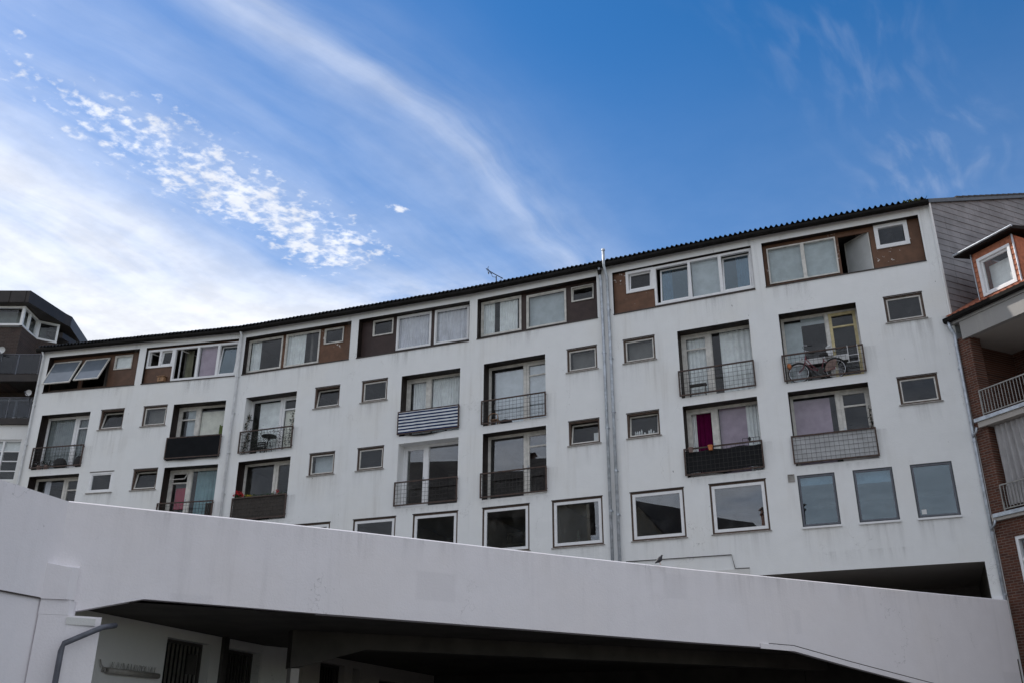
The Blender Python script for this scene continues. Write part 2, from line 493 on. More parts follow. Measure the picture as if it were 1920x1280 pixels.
class MB:
    def __init__(s):
        s.v, s.f, s.mi = [], [], []

    def face(s, pts, mi=0):
        k = len(s.v)
        s.v.extend(tuple(p) for p in pts)
        s.f.append(tuple(range(k, k + len(pts))))
        s.mi.append(mi)

    def hexa(s, c, mi=0):
        """8 corners: bottom 0-3 ccw from above, top 4-7"""
        k = len(s.v)
        s.v.extend(tuple(p) for p in c)
        for q in ((0, 3, 2, 1), (4, 5, 6, 7), (0, 1, 5, 4), (1, 2, 6, 5), (2, 3, 7, 6), (3, 0, 4, 7)):
            s.f.append(tuple(k + i for i in q))
            s.mi.append(mi)

    def box(s, fr, t0, t1, o0, o1, z0, z1, mi=0, xf=None):
        c = []
        for z in (z0, z1):
            for (t, o) in ((t0, o1), (t1, o1), (t1, o0), (t0, o0)):
                q = (t, o, z)
                if xf:
                    q = xf(*q)
                c.append(fr.p(*q))
        s.hexa(c, mi)

    def bar(s, a, b, w, h=None, mi=0):
        """square bar between two points"""
        h = h or w
        a, b = Vector(a), Vector(b)
        d = (b - a).normalized()
        up = Vector((0, 0, 1)) if abs(d.z) < 0.95 else Vector((1, 0, 0))
        x = d.cross(up).normalized() * (w / 2)
        y = x.cross(d).normalized() * (h / 2)
        s.hexa([a - x - y, a + x - y, b + x - y, b - x - y, a - x + y, a + x + y, b + x + y, b - x + y], mi)

    def tube(s, pts, r, n=8, mi=0, cap=True):
        pts = [Vector(p) for p in pts]
        rs = r if isinstance(r, (list, tuple)) else [r] * len(pts)
        rings = []
        ref = None
        for i, p in enumerate(pts):
            d = (pts[min(i + 1, len(pts) - 1)] - pts[max(i - 1, 0)]).normalized()
            if ref is None:
                ref = Vector((0, 0, 1)) if abs(d.z) < 0.9 else Vector((1, 0, 0))
            x = (ref - d * ref.dot(d)).normalized()
            ref = x
            y = d.cross(x)
            k = len(s.v)
            for j in range(n):
                a = 2 * math.pi * j / n
                s.v.append(tuple(p + (x * math.cos(a) + y * math.sin(a)) * rs[i]))
            rings.append(k)
        for a, b in zip(rings, rings[1:]):
            for j in range(n):
                j2 = (j + 1) % n
                s.f.append((a + j, a + j2, b + j2, b + j))
                s.mi.append(mi)
        if cap:
            s.f.append(tuple(rings[0] + j for j in reversed(range(n))))
            s.f.append(tuple(rings[-1] + j for j in range(n)))
            s.mi += [mi, mi]

    def sheet(s, fr, rect, holes, o, mi=0):
        t0, t1, z0, z1 = rect
        ts = sorted({t0, t1, *[x for h in holes for x in h[:2] if t0 < x < t1]})
        zs = sorted({z0, z1, *[x for h in holes for x in h[2:] if z0 < x < z1]})
        for a, b in zip(ts, ts[1:]):
            for c, d in zip(zs, zs[1:]):
                tm, zm = (a + b) / 2, (c + d) / 2
                if any(h[0] < tm < h[1] and h[2] < zm < h[3] for h in holes):
                    continue
                s.face([fr.p(a, o, c), fr.p(b, o, c), fr.p(b, o, d), fr.p(a, o, d)], mi)

    def board(s, fr, rect, holes, o0, o1, mi=0):
        """a board with holes and real thickness, cell by cell"""
        t0, t1, z0, z1 = rect
        ts = sorted({t0, t1, *[x for h in holes for x in h[:2] if t0 < x < t1]})
        zs = sorted({z0, z1, *[x for h in holes for x in h[2:] if z0 < x < z1]})

        def solid(i, j):
            if i < 0 or j < 0 or i >= len(ts) - 1 or j >= len(zs) - 1:
                return False
            tm, zm = (ts[i] + ts[i + 1]) / 2, (zs[j] + zs[j + 1]) / 2
            return not any(h[0] < tm < h[1] and h[2] < zm < h[3] for h in holes)
        P = fr.p
        for i in range(len(ts) - 1):
            for j in range(len(zs) - 1):
                if not solid(i, j):
                    continue
                a, b, c, d = ts[i], ts[i + 1], zs[j], zs[j + 1]
                s.face([P(a, o1, c), P(b, o1, c), P(b, o1, d), P(a, o1, d)], mi)
                s.face([P(b, o0, c), P(a, o0, c), P(a, o0, d), P(b, o0, d)], mi)
                if not solid(i - 1, j):
                    s.face([P(a, o0, c), P(a, o1, c), P(a, o1, d), P(a, o0, d)], mi)
                if not solid(i + 1, j):
                    s.face([P(b, o1, c), P(b, o0, c), P(b, o0, d), P(b, o1, d)], mi)
                if not solid(i, j - 1):
                    s.face([P(a, o0, c), P(b, o0, c), P(b, o1, c), P(a, o1, c)], mi)
                if not solid(i, j + 1):
                    s.face([P(a, o1, d), P(b, o1, d), P(b, o0, d), P(a, o0, d)], mi)

    def build(s, name, mats, parent=None, smooth=False):
        off = OFF.get(parent.name, Vector((0, 0, 0))) if parent else Vector((0, 0, 0))
        if parent is None and s.v:
            xs, ys, zs = zip(*s.v)
            off = Vector(((min(xs) + max(xs)) / 2, (min(ys) + max(ys)) / 2, min(zs)))
        me = bpy.data.meshes.new(name)
        me.from_pydata([(x - off.x, y - off.y, z - off.z) for x, y, z in s.v], [], s.f)
        if isinstance(mats, str):
            mats = [mats]
        for m in mats:
            me.materials.append(MATS[m])
        me.polygons.foreach_set('material_index', s.mi)
        if smooth:
            me.polygons.foreach_set('use_smooth', [True] * len(s.f))
        me.update()
        o = bpy.data.objects.new(name, me)
        COL.objects.link(o)
        if parent:
            o.parent = parent
            OFF[o.name] = off
        else:
            o.location = off
            OFF[o.name] = off
        return o


def thing(name, loc, label, cat, group=None):
    o = bpy.data.objects.new(name, None)
    o.empty_display_size = 0.3
    COL.objects.link(o)
    o.location = loc
    OFF[o.name] = Vector(loc)
    return tag(o, label, cat, group)


def tag(o, label, cat, group=None):
    o['label'] = label
    o['category'] = cat
    if group:
        o['group'] = group
    return o


def struct(o):
    o['kind'] = 'structure'
    return o


def stuff(o):
    o['kind'] = 'stuff'
    return o


def frame_bars(mb, fr, t0, t1, z0, z1, o0, o1, w, mi=0, xf=None, wb=None):
    wb = wb or w
    mb.box(fr, t0, t1, o0, o1, z0, z0 + wb, mi, xf)
    mb.box(fr, t0, t1, o0, o1, z1 - w, z1, mi, xf)
    mb.box(fr, t0, t0 + w, o0, o1, z0 + wb, z1 - w, mi, xf)
    mb.box(fr, t1 - w, t1, o0, o1, z0 + wb, z1 - w, mi, xf)


def pane(fr, t0, t1, z0, z1, o, parent, mat='glass', xf=None):
    mb = MB()
    if xf is None:
        tm, zm = (t0 + t1) / 2, (z0 + z1) / 2
        ka, kb = random.uniform(-.010, .010), random.uniform(-.012, .012)
        xf = lambda t, oo, z: (t, oo + (t - tm) * ka + (z - zm) * kb, z)
    mb.box(fr, t0, t1, o - 0.006, o + 0.006, z0, z1, 0, xf)
    return mb.build('pane', mat, parent)


def tilt_in(z0, o, deg):
    """bottom-hung: the top leans into the room"""
    a = R(deg)
    return lambda t, oo, z: (t, o + (oo - o) * math.cos(a) - (z - z0) * math.sin(a), z0 + (z - z0) * math.cos(a) + (oo - o) * math.sin(a))


def tilt_out(z1, o, deg):
    """top-hung: the bottom swings out"""
    a = R(deg)
    return lambda t, oo, z: (t, o + (oo - o) * math.cos(a) + (z1 - z) * math.sin(a), z1 - (z1 - z) * math.cos(a) + (oo - o) * math.sin(a))


def sash(fr, t0, t1, z0, z1, o, parent, mat, w=0.05, d=0.05, gm='glass', xf=None):
    mb = MB()
    frame_bars(mb, fr, t0, t1, z0, z1, o - d / 2, o + d / 2, w, 0, xf)
    s = mb.build('sash', mat, parent)
    return s, pane(fr, t0 + w, t1 - w, z0 + w, z1 - w, o - 0.005, parent, gm, xf)


def curtain(fr, t0, t1, z0, z1, o, mat, label, waves=9, amp=0.035, name='curtain', cat='curtain', gather=0.0, group=None):
    mb = MB()
    n = max(12, int(waves * 8))
    ph = random.random() * 6
    cols = []
    for i in range(n + 1):
        f = i / n
        w = math.sin(f * waves * 2 * math.pi + ph) + 0.4 * math.sin(f * waves * 4.7 + ph * 2)
        col = []
        for z, k in ((z1, 0.55), ((z0 + z1) / 2, 0.9), (z0, 1.1)):
            t = t0 + (t1 - t0) * f
            if gather:
                tc = t0 if gather > 0 else t1
                t = t + (tc - t) * abs(gather) * (1 - k) * 0.6
            col.append(fr.p(t, o + w * amp * k, z))
        cols.append(col)
    for a, b in zip(cols, cols[1:]):
        for j in (0, 1):
            mb.face([a[j + 1], b[j + 1], b[j], a[j]])
    return tag(mb.build(name, mat, None, True), label, cat, group)


def blind(fr, t0, t1, z0, z1, o, mat, label):
    mb = MB()
    mb.box(fr, t0, t1, o - 0.004, o + 0.004, z0, z1)
    mb.tube([fr.p(t0, o, z1 + 0.015), fr.p(t1, o, z1 + 0.015)], 0.02, 8)
    mb.tube([fr.p(t0, o, z0), fr.p(t1, o, z0)], 0.009, 6)
    return tag(mb.build('blind_or_reflection', mat), label, 'blind')


# ------------------------------------------------------------------ the white building: plan
NODES = [Vector(v) for v in ((-21.089, 39.654), (-16.304, 38.524), (-11.652, 37.418), (-6.481, 35.515), (-1.518, 33.584), (3.418, 31.36), (8.534, 29.028), (13.666, 26.878))]
BAY = [Frame(NODES[i], NODES[i + 1] - NODES[i]) for i in range(7)]
LEN = [(NODES[i + 1] - NODES[i]).length for i in range(7)]
KC = NODES[7]
MIT = []
for i in range(8):
    a = BAY[max(i - 1, 0)].n
    b = BAY[min(i, 6)].n
    mvec = (a + b).normalized()
    MIT.append(mvec / mvec.dot(b))


def np_(i, o, z):
    q = NODES[i] + MIT[i] * o
    return (q.x, q.y, z)


OT, OB = 17.68, 16.0
AT, AB, BT, BB = 14.92, 12.46, 12.17, 9.71
OPEN_T = [(0.29, 4.86), (0.28, 4.72), (0.285, 5.39), (0.23, 5.175), (0.185, 5.095), (0.30, 5.38), (0.12, 5.185)]
BAL_T = [(0.515, 2.94), (2.04, 4.475), (0.655, 3.09), (2.34, 4.835), (0.50, 3.005), (2.57, 5.055), (0.415, 2.87)]
SMALL_T = [(3.47, 4.60), (0.61, 1.74), (3.95, 5.085), (0.575, 1.72), (3.86, 5.015), (0.595, 1.75), (3.72, 4.875)]
SA, SB = (14.04, 14.93), (11.29, 12.175)
CW = {2: [(3.33, 5.11)], 3: [(0.60, 2.38), (3.09, 4.88)], 4: [(0.53, 2.34), (3.19, 5.02)], 5: [(0.59, 2.405), (3.25, 5.05)], 0: [], 1: [(0.7, 2.4), (2.9, 4.4)]}
DW = [(0.395, 1.515), (2.045, 3.18), (3.68, 4.83)]
CZ = (7.79, 9.405)

b_house = thing('apartment_building', (NODES[4].x, NODES[4].y, 0), 'long white rendered apartment building with brown balconies and corrugated dark eave', 'building')

# outer wall with its openings
wall = MB()
WTOP = 18.06
HOLES = []
for b in range(7):
    h = [(OPEN_T[b][0], OPEN_T[b][1], OB, OT), (*BAL_T[b], AB, AT), (*BAL_T[b], BB, BT), (*SMALL_T[b], *SA), (*SMALL_T[b], *SB)]
    for c in (CW.get(b, []) if b < 6 else DW):
        h.append((*c, *CZ))
    if b == 5:
        h.append((4.0, LEN[5] + 0.001, 4.45, 6.44))
    if b == 6:
        h.append((-0.001, 5.205, 4.45, 6.44))
    HOLES.append(h)
    wall.sheet(BAY[b], (0, LEN[b], 0, WTOP), h, 0.0)
    wall.sheet(BAY[b], (0, LEN[b], 0, WTOP), h, -0.26)
# left end wall, back wall
wall.face([np_(0, -12, 0), np_(0, 0, 0), np_(0, 0, WTOP), np_(0, -6, 20.3), np_(0, -12, WTOP)])
for i in range(7):
    wall.face([np_(i + 1, -12, 0), np_(i, -12, 0), np_(i, -12, WTOP), np_(i + 1, -12, WTOP)])
wall_o = wall.build('wall', 'plaster', b_house)


def reveal(fr, t0, t1, z0, z1, depth, mat, parent, bottom=True):
    mb = MB()
    P = fr.p
    mb.face([P(t0, 0, z0), P(t0, 0, z1), P(t0, -depth, z1), P(t0, -depth, z0)])
    mb.face([P(t1, 0, z1), P(t1, 0, z0), P(t1, -depth, z0), P(t1, -depth, z1)])
    mb.face([P(t0, 0, z1), P(t1, 0, z1), P(t1, -depth, z1), P(t0, -depth, z1)])
    if bottom:
        mb.face([P(t1, 0, z0), P(t0, 0, z0), P(t0, -depth, z0), P(t1, -depth, z0)])
    return mb.build('reveal', mat, parent)


# interior: floors/ceilings, partitions, back wall of the rooms
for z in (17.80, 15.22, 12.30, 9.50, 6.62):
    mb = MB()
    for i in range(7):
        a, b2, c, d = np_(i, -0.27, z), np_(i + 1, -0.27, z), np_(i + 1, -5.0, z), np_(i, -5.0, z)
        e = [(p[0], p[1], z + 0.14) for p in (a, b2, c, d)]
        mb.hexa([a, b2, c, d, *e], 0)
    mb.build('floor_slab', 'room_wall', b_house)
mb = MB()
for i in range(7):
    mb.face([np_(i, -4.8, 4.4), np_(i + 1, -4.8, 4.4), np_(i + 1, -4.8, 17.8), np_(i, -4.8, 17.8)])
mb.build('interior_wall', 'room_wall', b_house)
for i in range(7):
    mb = MB()
    f = BAY[i]
    for tt in (0.0, LEN[i] * 0.5 + (0.45 if i % 2 == 0 else -0.5)):
        mb.box(f, tt - 0.05, tt + 0.05, -4.8, -0.6, 6.8, 17.8)
    mb.build('partition_wall', 'room_wall', b_house)

# ------------------------------------------------------------------ windows of the white building
WIN = {}


def small_window(b, zz, frame='frame_brown', sm='frame_cream', tilt=0, fw=0.065, depth=0.09):
    fr = BAY[b]
    t0, t1 = SMALL_T[b]
    z0, z1 = zz
    mb = MB()
    frame_bars(mb, fr, t0, t1, z0, z1, -depth - 0.06, -depth + 0.045, fw)
    w = mb.build('window', frame, b_house)
    reveal(fr, t0, t1, z0, z1, 0.26, 'plaster', w)
    xf = tilt_in(z0 + fw, -depth, tilt) if tilt else None
    sash(fr, t0 + fw + 0.004, t1 - fw - 0.004, z0 + fw + 0.004, z1 - fw - 0.004, -depth, w, sm, 0.04, 0.05, 'glass', xf)
    mb = MB()
    mb.box(fr, t0 - 0.05, t1 + 0.05, -depth + 0.05, 0.05, z0 - 0.035, z0 - 0.003)
    mb.build('sill', 'sill_grey', w)
    # drip strip over the head
    mb = MB()
    mb.box(fr, t0 - 0.01, t1 + 0.01, 0.002, 0.022, z1 - 0.004, z1 + 0.022)
    mb.build('head_strip', 'sill_dark', w)
    return w


for b, a_t, b_t in ((0, 14, 0), (1, 0, 12), (2, 10, 0), (3, 0, 0), (4, 0, 12), (5, 0, 8), (6, 0, 0)):
    for zz, tl, k in ((SA, a_t, 'A'), (SB, b_t, 'B')):
        if b == 0 and k == 'B':
            small_window(b, zz, 'upvc', 'upvc', 0, 0.09, 0.05)
        else:
            small_window(b, zz, 'frame_brown', 'frame_cream', tl)

# ground-row windows
CG = {}
for b, lst in CW.items():
    for t0, t1 in lst:
        fr = BAY[b]
        z0, z1 = CZ
        mb = MB()
        frame_bars(mb, fr, t0, t1, z0, z1, -0.12, -0.015, 0.055)
        w = mb.build('window', 'frame_brown', b_house)
        reveal(fr, t0, t1, z0, z1, 0.26, 'reveal_brown', w)
        sash(fr, t0 + 0.06, t1 - 0.06, z0 + 0.06, z1 - 0.06, -0.055, w, 'upvc', 0.095, 0.06, 'glass_strong' if b > 4 or (b == 4 and t0 > 3) else 'glass')
        mb = MB()
        mb.box(fr, t0 - 0.04, t1 + 0.04, -0.02, 0.045, z0 - 0.03, z0 - 0.003)
        mb.build('sill', 'sill_grey', w)
        mb = MB()
        mb.box(fr, t0 - 0.02, t1 + 0.02, 0.002, 0.024, z1 - 0.003, z1 + 0.024)
        mb.build('head_strip', 'sill_dark', w)
for t0, t1 in DW:
    fr = BAY[6]
    z0, z1 = CZ
    mb = MB()
    frame_bars(mb, fr, t0, t1, z0, z1, -0.07, -0.004, 0.03)
    w = mb.build('window', 'frame_anthracite', b_house)
    reveal(fr, t0, t1, z0, z1, 0.26, 'plaster', w)
    mb = MB()
    frame_bars(mb, fr, t0 + 0.03, t1 - 0.03, z0 + 0.03, z1 - 0.03, -0.07, -0.012, 0.05)
    mb.build('sash', 'pipe_grey', w)
    pane(fr, t0 + 0.08, t1 - 0.08, z0 + 0.08, z1 - 0.08, -0.04, w, 'glass_blue')
    mb = MB()
    mb.box(fr, t0 - 0.02, t1 + 0.02, -0.02, 0.06, z0 - 0.06, z0 - 0.003)
    mb.build('sill', 'upvc', w)

# rain-run stains below sills and ledges: thin dirt films on the wall
def stain_mat(name, amt):
    m = bpy.data.materials.new(name)
    m.use_nodes = True
    t = m.node_tree
    t.nodes.clear()
    n = NT(t)
    gen = n.node('ShaderNodeTexCoord').outputs['Generated']
    pos = n.node('ShaderNodeNewGeometry').outputs['Position']
    gx, gy, gz = n.sep(gen)
    st = n.noise(n.scale(pos, 5.5, 5.5, 0.30), 1.0, 6, 0.65, 0.2)
    a = n.m('MULTIPLY', n.step(st, 0.40, 0.72), n.m('POWER', gz, 1.3))
    e = n.m('MULTIPLY', n.step(gx, 0.0, 0.12), n.step(gx, 1.0, 0.88))
    a = n.m('MULTIPLY', n.m('MULTIPLY', a, e), amt)
    d = n.node('ShaderNodeBsdfDiffuse')
    d.inputs[0].default_value = (0.20, 0.185, 0.17, 1)
    tr = n.node('ShaderNodeBsdfTransparent')
    mx = n.node('ShaderNodeMixShader')
    n.put(mx.inputs[0], a)
    t.links.new(tr.outputs[0], mx.inputs[1])
    t.links.new(d.outputs[0], mx.inputs[2])
    o = n.node('ShaderNodeOutputMaterial')
    t.links.new(mx.outputs[0], o.inputs[0])
    MATS[name] = m


stain_mat('rain_stain', 0.17)
stain_mat('faint_stain', 0.10)


def stain(fr, t0, t1, ztop, h, o=0.003, parent=b_house):
    mb = MB()
    mb.face([fr.p(t0, o, ztop - h), fr.p(t1, o, ztop - h), fr.p(t1, o, ztop), fr.p(t0, o, ztop)])
    return mb.build('rain_stain', 'rain_stain', parent)


for b in range(7):
    fr = BAY[b]
    for (z, k) in ((SA[0], 0), (SB[0], 1)):
        t0, t1 = SMALL_T[b]
        stain(fr, t0 - 0.25, t1 + 0.25, z - 0.04, random.uniform(0.8, 1.5))
    t0, t1 = OPEN_T[b]
    for q_ in range(3):
        a = t0 + (t1 - t0) * random.uniform(0.0, 0.7)
        stain(fr, a, a + random.uniform(0.6, 1.5), OB - 0.04, random.uniform(0.5, 1.0))
    t0, t1 = BAL_T[b]
    stain(fr, t0 - 0.25, t1 + 0.3, BB - 0.07, 0.28)
    for z in (AB + 0.9, BB + 0.9):
        stain(fr, t1 + 0.02, t1 + 0.45, z, random.uniform(0.9, 1.6))
    for c in (CW.get(b, []) if b < 6 else DW):
        stain(fr, c[0] - 0.1, c[1] + 0.15, CZ[0] - 0.06, random.uniform(0.7, 1.3))
    stain(fr, LEN[b] - 0.35, LEN[b] - 0.02, 17.9, 3.5)
stain(BAY[6], 4.3, 5.5, 14.0, 2.6)
stain(BAY[6], 0.5, 3.5, 7.0, 0.5)

# balcony doors and their windows
DOORSPLIT = 0.40
UNITS = {}


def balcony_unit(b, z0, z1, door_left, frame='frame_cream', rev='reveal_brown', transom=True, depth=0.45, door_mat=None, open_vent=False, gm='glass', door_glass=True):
    fr = BAY[b]
    t0, t1 = BAL_T[b]
    mb = MB()
    w = (t1 - t0)
    dw = w * DOORSPLIT
    tm = t0 + dw if door_left else t1 - dw
    o0, o1 = -depth - 0.09, -depth
    frame_bars(mb, fr, t0 + 0.003, t1 - 0.003, z0 + 0.003, z1 - 0.003, o0, o1, 0.065)
    mb.box(fr, tm - 0.055, tm + 0.055, o0, o1, z0 + 0.068, z1 - 0.068)
    u = mb.build('balcony_window', frame, b_house)
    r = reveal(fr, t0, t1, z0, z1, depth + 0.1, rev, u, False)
    mb = MB()
    mb.box(fr, t0 + 0.002, t1 - 0.002, -depth - 0.1, -0.004, z0 - 0.06, z0)
    mb.build('balcony_floor', 'dirty_white', u)
    if rev == 'plaster' and z0 > 12:
        mb = MB()
        mb.box(fr, t0 + 0.002, t1 - 0.002, -depth, -0.003, z1 - 0.012, z1 - 0.001)
        mb.build('soffit_board', 'reveal_brown', u)
    if door_left:
        da, db, wa, wb = t0 + 0.07, tm - 0.06, tm + 0.06, t1 - 0.07
    else:
        da, db, wa, wb = tm + 0.06, t1 - 0.07, t0 + 0.07, tm - 0.06
    za, zb = z0 + 0.072, z1 - 0.072
    # fixed light
    mb = MB()
    frame_bars(mb, fr, wa, wb, za, zb, o0 + 0.02, o1 - 0.02, 0.02)
    mb.build('bead', frame, u)
    pane(fr, wa + 0.02, wb - 0.02, za + 0.02, zb - 0.02, -depth - 0.05, u, gm)
    # door leaf
    mb = MB()
    frame_bars(mb, fr, da, db, za, zb, o0 + 0.01, o1 - 0.012, 0.095, 0, None, 0.12)
    if transom:
        zt = zb - 0.52
        mb.box(fr, da + 0.095, db - 0.095, o0 + 0.015, o1 - 0.015, zt, zt + 0.055)
    mb.build('door', door_mat or frame, u)
    if transom:
        pane(fr, da + 0.095, db - 0.095, za + 0.12, zt, -depth - 0.05, u, gm)
        if open_vent:
            xf = tilt_out(zb - 0.10, -depth, 35)
            mb = MB()
            frame_bars(mb, fr, da + 0.07, db - 0.07, zt + 0.06, zb - 0.10, -depth - 0.01, -depth + 0.02, 0.025, 0, xf)
            mb.build('vent_sash', frame, u)
        else:
            pane(fr, da + 0.095, db - 0.095, zt + 0.055, zb - 0.095, -depth - 0.05, u, gm)
    elif door_glass:
        pane(fr, da + 0.095, db - 0.095, za + 0.12, zb - 0.095, -depth - 0.05, u, gm)
    mb = MB()
    th = da + 0.05 if not door_left else db - 0.05
    mb.box(fr, th - 0.012, th + 0.012, o1 - 0.01, o1 + 0.03, z0 + 1.05, z0 + 1.20)
    mb.build('door_handle', 'zinc', u)
    return dict(door=(da + 0.1, db - 0.1, za, zb), win=(wa, wb, za, zb))


def railing(b, z0, z1, mat='rail_brown', mesh=True, sag=0.0):
    fr = BAY[b]
    t0, t1 = BAL_T[b][0] - 0.055, BAL_T[b][1] + 0.03
    o = 0.07
    mb = MB()
    h = 0.045
    mb.box(fr, t0, t1, o - h / 2, o + h / 2, z1 - h, z1)
    mb.box(fr, t0, t1, o - h / 2, o + h / 2, z0, z0 + h)
    mb.box(fr, t0, t0 + h, o - h / 2, o + h / 2, z0 + h, z1 - h)
    mb.box(fr, t1 - h, t1, o - h / 2, o + h / 2, z0 + h, z1 - h)
    for t in (t0 + 0.1, t1 - 0.1):
        for z in (z0 + 0.1, z1 - 0.1):
            tt = BAL_T[b][0] - 0.03 if t < (t0 + t1) / 2 else BAL_T[b][1] + 0.012
            mb.box(fr, tt - 0.012, tt + 0.012, 0.0, o - h / 2, z, z + 0.03)
    r = mb.build('railing', mat, b_house)
    if mesh:
        mb = MB()
        n = int(round((t1 - t0) / 0.145))
        for i in range(1, n):
            t = t0 + (t1 - t0) * i / n + random.uniform(-.006, .006)
            mb.box(fr, t - 0.0038, t + 0.0038, o - 0.004, o + 0.005, z0 + h, z1 - h)
        for j in range(1, 6):
            z = z0 + (z1 - z0) * j / 6
            mb.box(fr, t0 + h, t1 - h, o - 0.013, o - 0.004, z - 0.0038, z + 0.0038)
        stuff(mb.build('wire_mesh', 'wire', r))
    return (t0, t1)


RZA, RZB = (12.51, 13.43), (9.76, 10.67)
U = {}
for b in range(7):
    dl = b % 2 == 1
    kwA, kwB = {}, {}
    if b == 2:
        kwA['rev'] = 'plaster'
        kwA['frame'] = 'upvc'
        kwB['transom'] = False
    if b == 3:
        kwA['transom'] = False
        kwB.update(rev='plaster', frame='upvc', transom=False, gm='glass_strong')
    if b == 4:
        kwA['gm'] = kwB['gm'] = 'glass_strong'
    if b == 0:
        kwA['frame'] = 'upvc'
    if b == 1:
        kwB['open_vent'] = True
    if b == 5:
        kwB.update(transom=False, door_glass=False)
    if b == 6:
        kwA['door_mat'] = 'frame_yellow'
    U[b, 'A'] = balcony_unit(b, AB, AT, dl, **kwA)
    U[b, 'B'] = balcony_unit(b, BB, BT, dl, **kwB)
    railing(b, *RZA)
    railing(b, *RZB)

# ------------------------------------------------------------------ top-row openings
SIL = []


TOPDEPTH = {0: 0.17, 1: 0.0, 2: 0.17, 3: 0.17, 4: 0.17, 5: 0.0, 6: 0.09}


def top_opening(b, wins, panel_mat, holes_extra=()):
    """wins: dicts(t0,t1,z0,z1,mat,w,tilt...)"""
    dp = TOPDEPTH[b]
    fr = Frame(BAY[b].o - BAY[b].n * dp, BAY[b].D)
    fr0 = BAY[b]
    t0, t1 = OPEN_T[b]
    holes = [(w['t0'], w['t1'], w['z0'], w['z1']) for w in wins] + list(holes_extra)
    mb = MB()
    mb.board(fr, (t0 + 0.003, t1 - 0.003, OB + 0.003, OT - 0.003), holes, -0.20, -0.14)
    pan = mb.build('spandrel_panel', panel_mat, b_house)
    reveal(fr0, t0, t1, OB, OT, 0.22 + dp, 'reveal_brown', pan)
    mb = MB()
    mb.box(fr0, t0 - 0.01, t1 + 0.01, -0.13 - dp, 0.035, OB - 0.035, OB - 0.003)
    mb.build('sill', 'sill_dark', pan)
    for w in wins:
        mat = w.get('mat', 'frame_cream')
        fw = w.get('w', 0.055)
        a, c, e, f = w['t0'], w['t1'], w['z0'], w['z1']
        lights = w.get('lights')
        if w.get('outer', True):
            mb = MB()
            frame_bars(mb, fr, a, c, e, f, -0.21, -0.10, fw)
            if lights:
                for (x0, x1) in zip([l[1] for l in lights[:-1]], [l[0] for l in lights[1:]]):
                    mb.box(fr, x0, x1, -0.21, -0.10, e + fw, f - fw)
            win = mb.build('window', mat, b_house)
        else:
            mb = MB()
            frame_bars(mb, fr, a, c, e, f, -0.21, -0.13, 0.05)
            win = mb.build('window', 'frame_brown', b_house)
        if lights:
            for l in lights:
                x0, x1 = l[0], l[1]
                kind = l[2] if len(l) > 2 else 'fixed'
                gm = l[3] if len(l) > 3 else 'glass'
                if kind == 'fixed':
                    pane(fr, x0, x1, e + fw, f - fw, -0.15, win, gm)
                elif kind == 'tilt':
                    sash(fr, x0 + 0.004, x1 - 0.004, e + fw + 0.004, f - fw - 0.004, -0.15, win, mat, 0.05, 0.05, gm, tilt_in(e + fw, -0.15, 7))
                elif kind == 'open':
                    def xo(t, oo, z, x0=x0):
                        a_ = R(68)
                        return (x0 + (t - x0) * math.cos(a_), -0.17 - (t - x0) * math.sin(a_) + (oo + 0.15), z)
                    sash(fr, x0 + 0.006, x1 - 0.006, e + fw + 0.006, f - fw - 0.006, -0.15, win, mat, 0.05, 0.04, gm, xo)
        elif w.get('tilt_out'):
            sash(fr, a + 0.05, c - 0.05, e + 0.03, f - 0.05, -0.12, win, mat, 0.05, 0.05, 'pane_reflection', tilt_out(f - 0.05, -0.12, w['tilt_out']))
        elif w.get('tilt_in'):
            sash(fr, a + fw, c - fw, e + fw, f - fw, -0.14, win, mat, 0.04, 0.04, 'glass', tilt_in(e + fw, -0.14, w['tilt_in']))
        else:
            sash(fr, a + fw + 0.003, c - fw - 0.003, e + fw + 0.003, f - fw - 0.003, -0.15, win, mat, 0.028, 0.05, w.get('gm', 'glass'))
    return pan


def win(t0, t1, z0, z1, **kw):
    return dict(t0=t0, t1=t1, z0=z0, z1=z1, **kw)


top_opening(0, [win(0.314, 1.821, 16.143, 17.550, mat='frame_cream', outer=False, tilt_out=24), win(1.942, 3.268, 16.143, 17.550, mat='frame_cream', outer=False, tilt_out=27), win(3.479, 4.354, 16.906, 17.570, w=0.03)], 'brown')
top_opening(1, [win(0.310, 1.600, 16.750, 17.600, mat='upvc', w=0.09, lights=[(0.420, 0.900, 'open'), (1.000, 1.510, 'tilt')]), win(1.600, 4.710, 16.060, 17.600, mat='upvc', w=0.09, lights=[(1.900, 2.730, 'open'), (2.840, 3.700), (3.820, 4.620, 'tilt', 'glass_blue')])], 'brown')
top_opening(2, [win(0.282, 1.971, 16.169, 17.637, w=0.05), win(2.122, 3.781, 16.169, 17.647, w=0.05), win(3.982, 4.887, 16.943, 17.627, w=0.03)], 'brown_flaky')
top_opening(3, [win(0.745, 1.671, 16.954, 17.648, w=0.03), win(1.841, 3.385, 16.180, 17.658, mat='upvc', w=0.06), win(3.536, 5.034, 16.180, 17.658, mat='upvc', w=0.06)], 'brown_dark')
top_opening(4, [win(0.216, 1.926, 16.182, 17.645, w=0.06), win(2.147, 3.771, 16.172, 17.570, w=0.05), win(3.987, 4.872, 16.936, 17.550, w=0.02, tilt_in=9)], 'brown_dark')
top_opening(5, [win(0.775, 1.830, 16.780, 17.655, mat='upvc', w=0.10, lights=[(0.890, 1.720, 'tilt')]), win(1.830, 5.360, 16.090, 17.640, mat='upvc', w=0.085, lights=[(2.030, 3.090, 'tilt', 'glass_blue'), (3.180, 4.180), (4.290, 5.260, 'tilt', 'glass_blue')])], 'brown_flaky')
